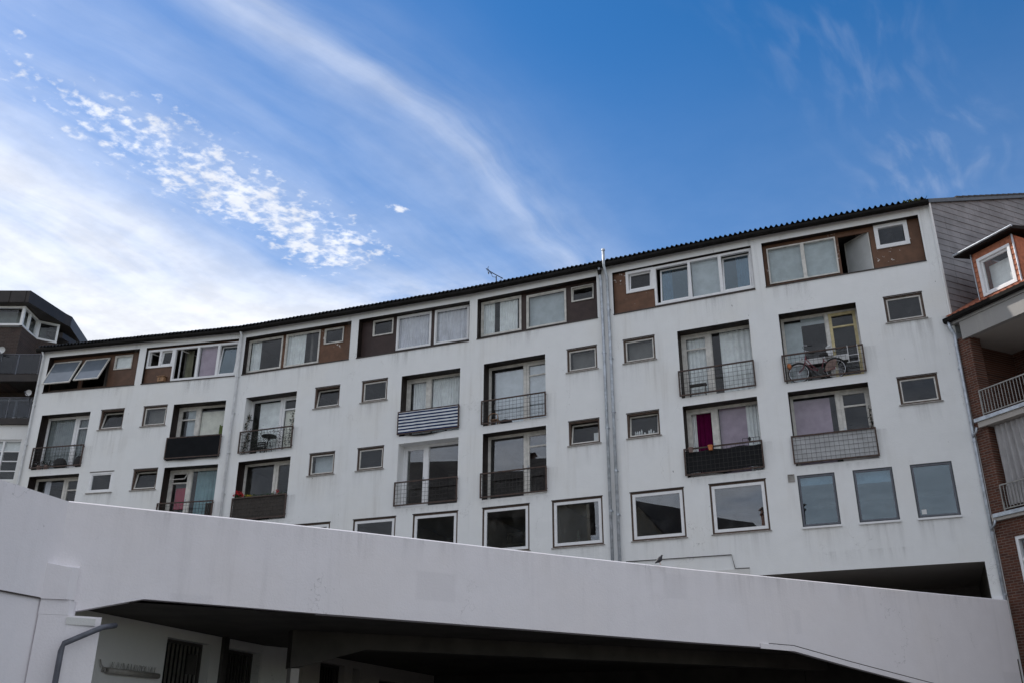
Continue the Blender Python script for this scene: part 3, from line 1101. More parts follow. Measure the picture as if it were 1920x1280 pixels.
p7 = top_opening(6, [win(0.246, 2.533, 16.163, 17.532, w=0.045, lights=[(0.301, 1.374), (1.494, 2.477)]), win(3.781, 4.824, 16.785, 17.673, mat='upvc', w=0.13, lights=[(3.932, 4.674)])], 'brown_flaky', holes_extra=[(2.618, 3.621, 16.06, 17.50)])
# inward-opened casement
fr6 = BAY[6]


def xo7(t, oo, z):
    a_ = R(38)
    return (3.61 + (t - 3.61) * math.cos(a_), -0.25 + (t - 3.61) * math.sin(a_) + (oo + 0.15) * math.cos(a_), z)


mb = MB()
frame_bars(mb, fr6, 2.55, 3.60, 16.09, 17.55, -0.17, -0.13, 0.045, 0, xo7)
sa = mb.build('open_casement', 'frame_cream', b_house)
pane(fr6, 2.595, 3.555, 16.135, 17.505, -0.15, sa, 'pane_reflection_pale', xo7)

# ------------------------------------------------------------------ roof, gutter, pipes
rm = MB()
TP = 0.4065
WL = 0.177


def roofz(o):
    return 18.165 + TP * (0.18 - o)


RID = -6.2
phase = 0
for i in range(7):
    n = int(round(LEN[i] / WL)) * 8
    A0, A1 = Vector(np_(i, 0.18, 0)), Vector(np_(i + 1, 0.18, 0))
    B0, B1 = Vector(np_(i, RID, 0)), Vector(np_(i + 1, RID, 0))
    if i == 0:
        d = BAY[0].D * -0.30
        A0 += Vector((d.x, d.y, 0))
        B0 += Vector((d.x, d.y, 0))
        n += 16
    k = len(rm.v)
    for j in range(n + 1):
        f = j / n
        c = math.cos(j / 8 * 2 * math.pi)
        wv = 0.056 * (c if c > -0.55 else -0.55 - 0.25 * (-0.55 - c))
        p, q = A0.lerp(A1, f), B0.lerp(B1, f)
        jig = 0.006 * math.sin(j * 0.11)
        rm.v.append((p.x, p.y, roofz(0.18) + wv + jig))
        rm.v.append((q.x, q.y, roofz(RID) + wv))
        rm.v.append((p.x, p.y, roofz(0.18) + wv - 0.009 + jig))
    for j in range(n):
        a = k + 3 * j
        rm.f.append((a, a + 3, a + 4, a + 1))
        rm.f.append((a + 2, a + 5, a + 3, a))
        rm.mi += [0, 0]
    # rear slope
    rm.face([np_(i, RID, roofz(RID) + 0.04), np_(i + 1, RID, roofz(RID) + 0.04), np_(i + 1, -12.3, 18.1), np_(i, -12.3, 18.1)])
DS = Vector((0.9061, 0.4231))
e1 = KC + DS * 8.3
rr = NODES[7] + MIT[7] * RID
rm.face([(KC.x, KC.y, 18.2), (e1.x, e1.y, roofz(RID)), (rr.x, rr.y, roofz(RID))])
roof = rm.build('roof', 'roof_sheet', b_house)
# gutter along the eave (profile swept along the bays)
gm_ = MB()
prof = [(0.10, 18.045), (0.105, 17.95), (0.14, 17.90), (0.20, 17.885), (0.26, 17.90), (0.295, 17.95), (0.30, 18.035), (0.292, 18.035), (0.285, 17.955), (0.25, 17.912), (0.20, 17.90), (0.15, 17.912), (0.115, 17.955)]
rings = []
pl = []
for i in range(8):
    q = [Vector(np_(i, o, z)) for o, z in prof]
    if i == 0:
        d = BAY[0].D * -0.27
        q = [v + Vector((d.x, d.y, 0)) for v in q]
    pl.append(q)
for a, b2 in zip(pl, pl[1:]):
    for j in range(len(prof)):
        j2 = (j + 1) % len(prof)
        gm_.face([a[j], b2[j], b2[j2], a[j2]])
gm_.face(list(reversed(pl[0])))
gm_.face(pl[-1])
gut = gm_.build('gutter', 'gutter_dark', b_house)
mb = MB()
for i in range(7):
    a, b2 = np_(i, 0.012, 0), np_(i + 1, 0.012, 0)
    c, d = np_(i + 1, 0.09, 0), np_(i, 0.09, 0)
    mb.hexa([(p[0], p[1], 17.965) for p in (d, c, b2, a)] + [(p[0], p[1], 18.10) for p in (d, c, b2, a)])
mb.build('fascia_board', 'gutter_dark', b_house)
for i in range(7):
    n = int(LEN[i] / 0.9)
    for j in range(n):
        t = (j + 0.5) * LEN[i] / n
        mb = MB()
        mb.box(BAY[i], t - 0.012, t + 0.012, 0.30, 0.308, 17.93, 18.045)
        mb.box(BAY[i], t - 0.012, t + 0.012, 0.09, 0.308, 18.040, 18.046)
        mb.build('gutter_bracket', 'gutter_dark', gut)
# moss on the eave at the right end
mb = MB()
for k in range(40):
    t = LEN[6] - 0.75 + random.random() * 0.55
    p = Vector(BAY[6].p(t, 0.2 + random.random() * 0.08, 18.07 + random.random() * 0.06))
    for a in range(3):
        v = [p + Vector((random.uniform(-.03, .03), random.uniform(-.03, .03), random.uniform(-.02, .04))) for _ in range(3)]
        mb.face(v)
stuff(mb.build('moss', 'moss', roof))


def pipe_part(b, pts, r, mat, name='downpipe', joints=()):
    mb = MB()
    mb.tube([BAY[b].p(*p) for p in pts], r, 10)
    o = mb.build(name, mat, b_house, True)
    for (t, oo, z) in joints:
        mb = MB()
        mb.tube([BAY[b].p(t, oo, z - 0.035), BAY[b].p(t, oo, z + 0.035)], r * 1.25, 10)
        mb.box(BAY[b], t - 0.07, t + 0.07, 0.0, oo, z - 0.012, z + 0.012)
        mb.build('pipe_bracket', mat, o)
    return o


pipe_part(0, [(0.02, 0.20, 17.92), (0.02, 0.08, 17.75), (0.03, 0.07, 15.4), (0.06, 0.07, 12.0), (0.06, 0.07, 0.0)], 0.05, 'pipe_white', joints=[(0.03, 0.07, 15.4), (0.05, 0.07, 13.6), (0.06, 0.07, 11.6)])
pipe_part(2, [(0.12, 0.20, 17.92), (0.12, 0.09, 17.72), (0.13, 0.075, 16.4), (0.14, 0.075, 0.0)], 0.05, 'pipe_white', joints=[(0.13, 0.075, 15.9), (0.14, 0.075, 14.3), (0.14, 0.075, 12.6), (0.14, 0.075, 10.9)])
pipe_part(4, [(5.28, 0.20, 17.92), (5.28, 0.16, 17.72), (5.29, 0.08, 17.45), (5.31, 0.08, 14.9), (5.33, 0.08, 0.0)], 0.052, 'zinc', joints=[(5.30, 0.08, 14.55), (5.32, 0.08, 11.75), (5.33, 0.08, 8.85)])
p3 = pipe_part(5, [(0.10, 0.335, 18.52), (0.10, 0.335, 17.88), (0.12, 0.09, 17.50), (0.14, 0.08, 15.0), (0.17, 0.08, 0.0)], 0.052, 'zinc', joints=[(0.13, 0.08, 16.2), (0.14, 0.08, 14.3), (0.15, 0.08, 12.3), (0.155, 0.08, 10.2), (0.16, 0.08, 8.7)])
mb = MB()
mb.tube([BAY[5].p(0.10, 0.335, 18.50), BAY[5].p(0.10, 0.335, 18.56)], [0.07, 0.06], 12)
mb.build('pipe_cap', 'zinc', p3)
mb = MB()
mb.tube([BAY[4].p(5.28, 0.16, 17.62), BAY[4].p(5.28, 0.17, 17.80)], [0.055, 0.085], 10)
mb.build('pipe_hopper', 'gutter_dark', b_house)
# conduit and vent on the lower wall
mb = MB()
F5, F6 = BAY[5], BAY[6]
mb.tube([F5.p(0.35, 0.03, 7.15), F5.p(3.78, 0.03, 7.12), F5.p(3.86, 0.03, 6.69), F5.p(4.3, 0.03, 6.68)], 0.014, 6)
mb.build('conduit', 'wire', b_house)
mb = MB()
mb.box(F5, 2.75, 4.30, 0.0, 0.025, 6.46, 6.67)
mb.build('wall_panel', 'old_white', b_house)
mb = MB()
frame_bars(mb, F6, 0.12, 0.32, 9.22, 9.46, 0.0, 0.03, 0.025)
for k in range(5):
    z = 9.255 + k * 0.038
    mb.hexa([F6.p(0.145, 0.022, z), F6.p(0.295, 0.022, z), F6.p(0.295, 0.002, z + 0.018), F6.p(0.145, 0.002, z + 0.018), F6.p(0.145, 0.022, z + 0.006), F6.p(0.295, 0.022, z + 0.006), F6.p(0.295, 0.002, z + 0.024), F6.p(0.145, 0.002, z + 0.024)])
mb.build('vent_grille', 'sill_grey', b_house)
# car opening: soffit, side, back, inner wedge
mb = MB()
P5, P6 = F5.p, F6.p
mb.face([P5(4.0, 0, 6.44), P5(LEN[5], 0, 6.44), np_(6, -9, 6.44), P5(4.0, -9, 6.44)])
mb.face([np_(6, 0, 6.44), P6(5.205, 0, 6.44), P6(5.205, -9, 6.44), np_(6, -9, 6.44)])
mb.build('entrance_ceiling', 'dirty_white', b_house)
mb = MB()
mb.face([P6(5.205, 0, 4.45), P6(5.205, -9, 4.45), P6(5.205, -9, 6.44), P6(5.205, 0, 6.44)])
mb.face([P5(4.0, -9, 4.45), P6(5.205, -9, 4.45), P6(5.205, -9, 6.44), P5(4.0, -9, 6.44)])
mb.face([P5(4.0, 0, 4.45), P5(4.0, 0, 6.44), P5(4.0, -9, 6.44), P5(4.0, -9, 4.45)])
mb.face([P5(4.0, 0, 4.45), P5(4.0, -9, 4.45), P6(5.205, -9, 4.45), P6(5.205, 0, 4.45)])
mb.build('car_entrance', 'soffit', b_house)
mb = MB()
mb.box(F6, 5.21, LEN[6] - 0.02, -0.01, 0.06, 5.36, 5.47)
mb.build('flashing', 'upvc', b_house)

# slate-clad end wall
SLF = Frame((KC.x, KC.y), DS)
mb = MB()
mb.face([SLF.p(0, -0.06, 0), SLF.p(9, -0.06, 0), SLF.p(9, -0.06, 20.7), SLF.p(8.3, -0.06, 20.55), SLF.p(0.0, -0.06, 18.08)])
mb.build('end_wall', 'slate', b_house)
CH = 0.222
z = 13.0
while z < 20.5:
    s0 = max(0.03, (z + CH * 0.6 - 18.10) / 0.3 - 0.1)
    if s0 < 8:
        mb = MB()
        s = s0
        while s < 8.2:
            s1 = min(8.2, s + 0.6)
            j = random.uniform(-0.003, 0.003)
            mb.hexa([SLF.p(s, 0.010 + j, z), SLF.p(s1 - 0.004, 0.010 + j, z), SLF.p(s1 - 0.004, -0.05, z), SLF.p(s, -0.05, z), SLF.p(s, -0.004, z + CH), SLF.p(s1 - 0.004, -0.004, z + CH), SLF.p(s1 - 0.004, -0.05, z + CH), SLF.p(s, -0.05, z + CH)])
            s = s1
        mb.build('slate_course', 'slate', b_house)
    z += CH
mb = MB()
mb.bar(SLF.p(-0.10, 0.03, 18.06), SLF.p(8.3, 0.03, 18.06 + 8.4 * 0.3), 0.12, 0.13)
vg = mb.build('verge_board', 'verge', b_house)
mb = MB()
mb.box(SLF, -0.045, 0.03, 0.0, 0.055, 0, 18.08)
mb.build('corner_trim', 'plaster', b_house)
for k in range(26):
    s = 1.3 + k * 0.30
    z = 18.06 + (s + 0.1) * 0.3 + 0.07
    mb = MB()
    mb.hexa([SLF.p(s, 0.10, z - 0.01), SLF.p(s + 0.34, 0.10, z + 0.075), SLF.p(s + 0.34, -0.25, z + 0.075), SLF.p(s, -0.25, z - 0.01), SLF.p(s, 0.10, z + 0.055), SLF.p(s + 0.34, 0.10, z + 0.135), SLF.p(s + 0.34, -0.25, z + 0.135), SLF.p(s, -0.25, z + 0.055)])
    mb.build('verge_tile', 'tile_dark', vg)

# ------------------------------------------------------------------ ground
mb = MB()
mb.face([(-300, -300, 0), (300, -300, 0), (300, 300, 0), (-300, 300, 0)])
struct(mb.build('ground', 'asphalt'))

# ------------------------------------------------------------------ parking deck in front
ZT = 5.35
PAR = [(-7.34, 15.51), (-6.07, 16.19), (-4.93, 16.77), (-3.01, 17.84), (-1.16, 18.94), (1.03, 20.24), (4.16, 21.96), (5.93, 22.83), (9.36, 24.62), (11.6, 25.76), (13.60, 26.72)]
deck = thing('parking_deck', (-1.0, 19.0, 0), 'pale rendered raised deck with solid parapet in front of the white building', 'deck')
NP = len(PAR)
PV = [Vector(p) for p in PAR]
PN = []
for i in range(NP):
    d = (PV[min(i + 1, NP - 1)] - PV[max(i - 1, 0)]).normalized()
    PN.append(Vector((d.y, -d.x)))
arc = [0.0]
for a, b2 in zip(PV, PV[1:]):
    arc.append(arc[-1] + (b2 - a).length)


def par_point(s, o, z):
    for i in range(NP - 1):
        if s <= arc[i + 1] or i == NP - 2:
            f = (s - arc[i]) / (arc[i + 1] - arc[i])
            q = PV[i].lerp(PV[i + 1], f) + PN[i].lerp(PN[i + 1], f).normalized() * o
            return (q.x, q.y, z)


SB_ = [(0.0, 3.52), (0.38, 3.59), (1.40, 3.85), (4.4, 3.80), (9.0, 3.78), (14.9, 3.72), (15.9, 3.70), (17.6, 3.42), (20.5, 2.98), (23.6, 2.52), (arc[-1], 2.50)]


def sb(s):
    for (a, za), (c, zc) in zip(SB_, SB_[1:]):
        if s <= c:
            return za + (zc - za) * (s - a) / (c - a)
    return SB_[-1][1]


ss = sorted({*arc, *[a for a, _ in SB_ if a <= arc[-1]], *[i * 0.8 for i in range(1, 29)]})
ss = [s for s in ss if s <= arc[-1] + 1e-6]
mb = MB()
secs = []
for s in ss:
    zb = sb(s)
    secs.append([par_point(s, 0, zb), par_point(s, 0, ZT - 0.028), par_point(s, -0.045, ZT), par_point(s, -0.24, ZT), par_point(s, -0.24, zb)])
for a, c in zip(secs, secs[1:]):
    for j in range(5):
        mb.face([a[j], c[j], c[(j + 1) % 5], a[(j + 1) % 5]])
mb.face(secs[-1])
mb.face(list(reversed(secs[0])))
fas = mb.build('parapet', 'deck_plaster', deck)
# applied strip on the lower edge at the right
mb = MB()
prev = None
for s in [x for x in ss if x >= 14.8]:
    zb = sb(s) - 0.035
    h = 0.115
    q = [par_point(s, 0.0, zb), par_point(s, 0.03, zb), par_point(s, 0.03, zb + h), par_point(s, 0.0, zb + h + 0.01)]
    if prev:
        for j in range(4):
            mb.face([prev[j], q[j], q[(j + 1) % 4], prev[(j + 1) % 4]])
    else:
        mb.face(list(reversed(q)))
    prev = q
mb.build('drip_strip', 'deck_plaster', deck)
mb = MB()
for s0, s1 in zip([x for x in ss if x >= 15.0], [x for x in ss if x >= 15.0][1:]):
    mb.bar(par_point(s0, 0.012, sb(s0) + 0.094), par_point(s1, 0.012, sb(s1) + 0.094), 0.03, 0.012)
mb.build('shadow_joint', 'sill_dark', deck)
for k in range(26):
    s0 = 0.5 + k * 0.88 + random.uniform(-.3, .3)
    w_ = random.uniform(0.25, 1.3)
    if s0 + w_ > arc[-1] - 0.3:
        continue
    h_ = random.uniform(0.25, 0.95)
    mb = MB()
    zt_ = ZT - 0.03
    nseg = 3
    for q_ in range(nseg):
        sa_, sb2 = s0 + w_ * q_ / nseg, s0 + w_ * (q_ + 1) / nseg
        mb.face([par_point(sa_, 0.004, zt_ - h_), par_point(sb2, 0.004, zt_ - h_), par_point(sb2, 0.004, zt_), par_point(sa_, 0.004, zt_)])
    mb.build('rain_stain', 'faint_stain', deck)
# slab (soffit and roadway)
fac = [tuple(NODES[i] + MIT[i] * 0.02) for i in range(7, -1, -1)]
inn = [par_point(s, -0.12, 0)[:2] for s in arc]
poly = [*inn, *fac, (-26.0, 38.0), (-26.0, 13.0), (-8.1, 13.0)]
mb = MB()
mb.face([(x, y, 4.45) for x, y in poly])
mb.build('roadway', 'deck_floor', deck)
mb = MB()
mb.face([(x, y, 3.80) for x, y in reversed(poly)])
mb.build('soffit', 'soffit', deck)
# left return wall (upper part) and the wall below it
LD = Vector((-0.296, -0.955))
LK = Vector(PAR[0])
LWF = Frame(LK + LD * 7.0, -LD)        # t runs back towards the corner, out faces +x


def lw(sd_, o, z):
    return LWF.p(7.0 - sd_, o, z)


mb = MB()
mb.hexa([lw(7, -0.25, 3.74), lw(7, 0, 3.74), lw(0, 0, 3.74), (LK.x - 0.24, LK.y + 0.1, 3.74), lw(7, -0.25, ZT), lw(7, 0, ZT - .02), lw(0, 0, ZT - .02), (LK.x - 0.24, LK.y + 0.1, ZT)])
mb.build('return_parapet', 'deck_plaster', deck)
mb = MB()
mb.hexa([lw(7, -0.6, 0), lw(7, -0.035, 0), lw(-0.35, -0.035, 0), lw(-0.35, -0.6, 0), lw(7, -0.6, 3.735), lw(7, -0.035, 3.735), lw(-0.35, -0.035, 3.735), lw(-0.35, -0.6, 3.735)])
mb.build('lower_wall', 'deck_plaster', deck)
mb = MB()
mb.bar(lw(7, -0.012, 3.742), lw(0.13, -0.012, 3.742), 0.03, 0.018)
mb.build('wall_joint', 'sill_dark', deck)
# pier under the corner and its cap block
pier = [(-7.40, 15.33), (-6.99, 15.46), (-6.57, 15.74), (-6.72, 16.05), (-7.45, 15.9)]
mb = MB()


def prism(mb, pts, z0, z1, mi=0, ztop=None):
    n = len(pts)
    lo = [(x, y, z0) for x, y in pts]
    hi = [(x, y, z1 if ztop is None else ztop[i]) for i, (x, y) in enumerate(pts)]
    for i in range(n):
        j = (i + 1) % n
        mb.face([lo[i], lo[j], hi[j], hi[i]], mi)
    mb.face(hi, mi)
    mb.face(list(reversed(lo)), mi)


prism(mb, pier, 0, 3.50)
mb.build('pier', 'deck_plaster', deck)
mb = MB()
prism(mb, [(-7.405, 15.325), (-6.995, 15.455), (-6.96, 15.56), (-7.0, 15.72), (-7.43, 15.6)], 3.502, 3.733)
mb.build('pier_head', 'deck_plaster', deck)
capb = [(-7.41, 15.30), (-7.04, 15.40), (-6.955, 15.50), (-7.05, 15.72), (-7.42, 15.6)]
mb = MB()
prism(mb, capb, 3.735, 4.3, 0, [4.29, 4.23, 4.24, 4.31, 4.33])
mb.build('cap_block', 'deck_plaster', deck)
mb = MB()
prism(mb, [(-7.0, 15.44), (-6.90, 15.50), (-6.63, 15.66), (-6.75, 15.9), (-7.1, 15.8)], 3.36, 3.47)
mb.build('bearing_pad', 'old_white', deck)
mb = MB()
mb.tube([(-6.42, 15.95, 3.40), (-6.47, 15.58, 3.33), (-6.92, 15.33, 3.06), (-6.94, 15.32, 2.95), (-6.955, 15.32, 0.0)], 0.045, 10)
tag(mb.build('drain_pipe', 'pipe_grey', None, True), 'dark grey drain pipe bent round the pier below the deck corner', 'pipe')

# passage under the deck: side wall with gates, second beam, column, far wall
PW = Frame((-7.34, 17.63), (0.25, 0.97))
G1, G2 = (2.07, 3.70), (4.36, 5.88)
pas = thing('passage_wall', (-6.8, 19.5, 0), 'shaded white wall with two barred gates under the raised deck', 'wall')
mb = MB()
holes = [(*G1, -0.1, 3.60), (*G2, -0.1, 3.60)]
mb.board(PW, (-1.8, 6.0, 0.0, 3.795), holes, -0.35, 0.0)
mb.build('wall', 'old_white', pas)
for (a, c) in (G1, G2):
    mb = MB()
    frame_bars(mb, PW, a, c, 0.02, 3.60, -0.26, -0.20, 0.06)
    mb.box(PW, a + 0.06, c - 0.06, -0.25, -0.21, 2.70, 2.76)
    g = mb.build('gate', 'gate_dark', pas)
    n = 11
    for k in range(1, n):
        t = a + (c - a) * k / n
        mb = MB()
        mb.box(PW, t - 0.017, t + 0.017, -0.247, -0.213, 0.08, 2.70)
        mb.box(PW, t - 0.017, t + 0.017, -0.247, -0.213, 2.76, 3.54)
        mb.build('gate_bar', 'steel' if a < 4 else 'gate_dark', g)
    if a < 4:
        mb = MB()
        frame_bars(mb, PW, a + 1.1, a + 1.45, 2.98, 3.38, -0.21, -0.19, 0.035)
        mb.box(PW, a + 1.13, a + 1.42, -0.208, -0.195, 3.015, 3.345)
        mb.build('letter_plate', 'gate_dark', g)
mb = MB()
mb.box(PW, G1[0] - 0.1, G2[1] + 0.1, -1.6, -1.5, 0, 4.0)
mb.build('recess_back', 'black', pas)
mb = MB()
mb.box(PW, 4.10, 4.30, 0.002, 0.08, 0, 3.79)
mb.build('dark_post', 'gate_dark', pas)
mb = MB()
prism(mb, [(-5.92, 23.35), (-5.30, 24.15), (-5.75, 24.75), (-6.3, 24.0)], 0, 3.795)
tag(mb.build('deck_column', 'old_white'), 'white column at the end of the gated wall under the deck', 'column')
# inner beam parallel to the front
BD = Vector((0.905, 0.425)).normalized()
IB = Frame((-4.41, 20.17), BD)
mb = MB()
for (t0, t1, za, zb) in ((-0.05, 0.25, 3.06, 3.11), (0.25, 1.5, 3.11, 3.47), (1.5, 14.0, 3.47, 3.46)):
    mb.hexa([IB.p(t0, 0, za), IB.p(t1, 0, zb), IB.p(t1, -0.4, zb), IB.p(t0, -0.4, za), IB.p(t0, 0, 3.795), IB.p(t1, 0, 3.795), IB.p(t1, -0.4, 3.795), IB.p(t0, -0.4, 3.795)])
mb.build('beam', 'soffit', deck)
mb = MB()
mb.box(IB, -0.02, 0.15, -0.38, -0.03, 0, 3.055)
mb.build('beam_post', 'dirty_white', deck)
gw = thing('shade_backing', (6, 29.5, 0), 'near-black boards added to deepen the shade below the deck', 'dark backing')  # dark boards added over the facade foot so the underpass stays black
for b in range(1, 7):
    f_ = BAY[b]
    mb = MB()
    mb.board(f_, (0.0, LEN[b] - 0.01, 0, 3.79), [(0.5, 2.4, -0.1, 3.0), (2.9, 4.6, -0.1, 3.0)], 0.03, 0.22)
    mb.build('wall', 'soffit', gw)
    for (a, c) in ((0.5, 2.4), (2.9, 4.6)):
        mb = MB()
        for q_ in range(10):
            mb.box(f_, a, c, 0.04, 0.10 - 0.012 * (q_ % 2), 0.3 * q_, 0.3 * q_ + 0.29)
        mb.build('shade_board', 'gate_dark', gw)
far = thing('rear_passage_wall', (-4.5, 26.5, 0), 'dim white wall with dark barred window deep under the deck', 'wall')
FW = Frame((-5.2, 25.0), (0.29, 0.957))
mb = MB()
mb.board(FW, (0, 9, 0, 3.79), [(0.9, 2.3, 1.0, 3.62), (2.8, 3.3, 0, 3.6), (4.6, 6.2, 0, 3.4)], -0.3, 0)
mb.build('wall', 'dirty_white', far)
mb = MB()
frame_bars(mb, FW, 0.9, 2.3, 1.0, 3.62, -0.22, -0.16, 0.06)
g = mb.build('window', 'gate_dark', far)
for k in range(1, 9):
    t = 0.9 + 1.4 * k / 9
    mb = MB()
    mb.box(FW, t - 0.015, t + 0.015, -0.20, -0.17, 1.06, 3.56)
    mb.build('window_bar', 'gate_dark', g)
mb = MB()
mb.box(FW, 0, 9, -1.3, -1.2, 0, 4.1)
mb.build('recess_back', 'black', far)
# right support pier under the deck
mb = MB()
prism(mb, [(12.2, 26.4), (13.2, 26.95), (13.0, 27.3), (12.0, 26.8)], 0, 3.79)
tag(mb.build('deck_pier', 'deck_plaster'), 'pale pier in the dark below the right end of the deck', 'pier')
# wall lamp with bird spikes in the passage
lamp = thing('wall_lamp', PW.p(1.0, 0.1, 2.7), 'grey tube lamp with bird spikes on the shaded passage wall', 'lamp')
mb = MB()
mb.box(PW, 0.20, 1.85, 0.0, 0.05, 2.82, 2.90)
mb.build('lamp_body', 'sill_grey', lamp)
mb = MB()
mb.tube([PW.p(0.26, 0.09, 2.845), PW.p(1.80, 0.09, 2.845)], 0.05, 10)
mb.build('tube_cover', 'tube_glass', lamp, True)
mb = MB()
for k in range(34):
    t = 0.36 + k * 0.041
    o = 0.05 + 0.03 * math.sin(k * 2.4)
    mb.bar(PW.p(t, 0.06, 2.89), PW.p(t + random.uniform(-.04, .04), o + 0.02, 3.00), 0.006)
stuff(mb.build('bird_spikes', 'steel', lamp))
mb = MB()
mb.tube([PW.p(0.08, 0.03, 3.02), PW.p(0.10, 0.05, 2.93), PW.p(0.16, 0.05, 2.90), PW.p(0.14, 0.06, 2.84), PW.p(0.24, 0.06, 2.85)], 0.012, 6)
mb.build('lamp_cable', 'sill_grey', lamp)

# ------------------------------------------------------------------ red brick house on the right
RH = thing('brick_house', (KC.x + 1.5, KC.y - 2.0, 0), 'red brick house with loggias and a tiled dormer at the right edge', 'house')
RF = Frame((KC.x, KC.y), (0.4231, -0.9061))      # out faces left, towards the yard
LEND = 9.0
mb = MB()
mb.box(RF, 0.06, 0.50, -0.45, 0.0, 7.60, 13.15)
mb.build('brick_pier', 'brick_red', RH)
mb = MB()
mb.box(RF, 4.6, 5.1, -0.45, 0.0, 7.60, 13.15)
mb.build('brick_pier', 'brick_red', RH)
mb = MB()
mb.board(RF, (0.06, LEND, 0, 7.50), [(0.63, 1.75, 5.20, 7.00), (3.0, 4.2, 5.2, 7.0)], -0.4, 0.0)
mb.build('wall', 'brick_red', RH)
mb = MB()
mb.sheet(RF, (0.06, LEND, 7.5, 13.1), [(1.1, 2.9, 7.7, 9.9), (1.1, 2.9, 10.5, 12.7)], -2.4)
mb.face([RF.p(0.06, -0.45, 7.5), RF.p(0.06, -2.4, 7.5), RF.p(0.06, -2.4, 13.1), RF.p(0.06, -0.45, 13.1)])
mb.face([RF.p(LEND, 0, 0), RF.p(LEND, -9, 0), RF.p(LEND, -9, 13.1), RF.p(LEND, 0, 13.1)])
mb.build('loggia_wall', 'brick_red', RH)
mb = MB()
mb.face([RF.p(0.06, 0, 13.08), RF.p(LEND, 0, 13.08), RF.p(LEND, -2.4, 13.08), RF.p(0.06, -2.4, 13.08)])
mb.build('loggia_ceiling', 'dirty_white', RH)
mb = MB()
mb.box(RF, 0.30, LEND, -0.12, 0.06, 13.05, 13.62)
mb.build('eave_beam', 'eave_grey', RH)
for z0, z1, nm in ((10.24, 10.50, 'a'), (7.50, 7.68, 'b')):
    mb = MB()
    mb.box(RF, 0.28 if nm == 'a' else 0.12, LEND, -2.4, 0.10, z0, z1)
    s = mb.build('balcony_slab', 'dirty_white', RH)
    mb = MB()
    mb.box(RF, 0.20, LEND, 0.10, 0.15, z1 - 0.09, z1 + 0.015)
    mb.build('slab_edge', 'zinc', s)
    mb = MB()
    mb.tube([RF.p(0.24, 0.13, z0 + 0.02), RF.p(0.20, 0.13, z0 - 0.10), RF.p(0.05, 0.13, z0 - 0.22)], 0.035, 8)
    mb.build('outlet_pipe', 'zinc', s, True)
# loggia windows
for z0 in (7.7, 10.5):
    mb = MB()
    frame_bars(mb, RF, 1.1, 2.9, z0, z0 + 2.2, -2.48, -2.36, 0.08)
    mb.box(RF, 1.95, 2.05, -2.48, -2.36, z0 + 0.08, z0 + 2.12)
    w = mb.build('loggia_window', 'upvc', RH)
    pane(RF, 1.18, 1.95, z0 + 0.08, z0 + 2.12, -2.42, w)
    pane(RF, 2.05, 2.82, z0 + 0.08, z0 + 2.12, -2.42, w)
for a in (0.63, 3.0):
    b2 = a + 1.12 if a < 1 else 4.2
    mb = MB()
    frame_bars(mb, RF, a, b2, 5.2, 7.0, -0.16, -0.02, 0.09)
    mb.box(RF, (a + b2) / 2 - 0.05, (a + b2) / 2 + 0.05, -0.15, -0.03, 5.29, 6.91)
    mb.box(RF, a + 0.09, (a + b2) / 2 - 0.05, -0.14, -0.04, 6.32, 6.38)
    w = mb.build('window', 'upvc', RH)
    pane(RF, a + 0.09, b2 - 0.09, 5.29, 6.91, -0.09, w)
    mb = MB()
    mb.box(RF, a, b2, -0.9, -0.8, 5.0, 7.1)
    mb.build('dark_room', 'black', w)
# railings with vertical bars
for (zb, zt, t0) in ((10.58, 11.33, 0.50), (7.76, 8.47, 0.55)):
    mb = MB()
    mb.box(RF, t0, LEND, 0.05, 0.09, zt - 0.035, zt)
    mb.box(RF, t0, LEND, 0.055, 0.085, zb, zb + 0.03)
    for t in (t0, 2.2, 3.9):
        mb.box(RF, t, t + 0.035, 0.05, 0.09, zb - 0.1, zt - 0.035)
    r = mb.build('balcony_railing', 'steel', RH)
    t = t0 + 0.12
    while t < 5.0:
        mb = MB()
        mb.box(RF, t - 0.009, t + 0.009, 0.062, 0.078, zb + 0.03, zt - 0.035)
        mb.build('bar', 'steel', r)
        t += 0.105
# eave gutter, roof, downpipe
mb = MB()
pr = [(0.30, 13.84), (0.31, 13.74), (0.36, 13.69), (0.42, 13.69), (0.47, 13.74), (0.48, 13.84), (0.465, 13.84), (0.455, 13.75), (0.41, 13.705), (0.37, 13.705), (0.325, 13.75), (0.315, 13.84)]
a = [RF.p(-0.12, o - 0.22, z) for o, z in pr]
c = [RF.p(LEND, o - 0.22, z) for o, z in pr]
for j in range(len(pr)):
    k = (j + 1) % len(pr)
    mb.face([a[j], c[j], c[k], a[k]])
mb.face(list(reversed(a)))
mb.build('gutter', 'gutter_dark', RH)
mb = MB()
n = 200
k = len(mb.v)
for j in range(n + 1):
    t = -0.02 + (LEND + 0.02) * j / n
    w = 0.022 * math.cos(t / 0.22 * 2 * math.pi)
    for o, z in ((0.20, 13.90), (-6.0, 13.90 + 6.2 * 0.59)):
        mb.v.append(RF.p(t, o, z + w))
    mb.v.append(RF.p(t, 0.20, 13.87 + w))
for j in range(n):
    q = k + 3 * j
    mb.f.append((q, q + 3, q + 4, q + 1))
    mb.f.append((q + 2, q + 5, q + 3, q))
    mb.mi += [0, 0]
rr_ = mb.build('roof', 'tile_red', RH)
mb = MB()
mb.box(RF, 0.0, LEND, -0.1, 0.1, 13.62, 13.80)
mb.build('eave_board', 'eave_grey', RH)
mb = MB()
mb.tube([RF.p(0.02, 0.17, 13.72), RF.p(0.02, 0.16, 13.55), RF.p(0.06, 0.06, 13.30), RF.p(0.055, 0.06, 13.0), RF.p(0.02, 0.06, 9.0), RF.p(0.0, 0.06, 0.0)], 0.05, 10)
dp = mb.build('downpipe', 'zinc', RH, True)
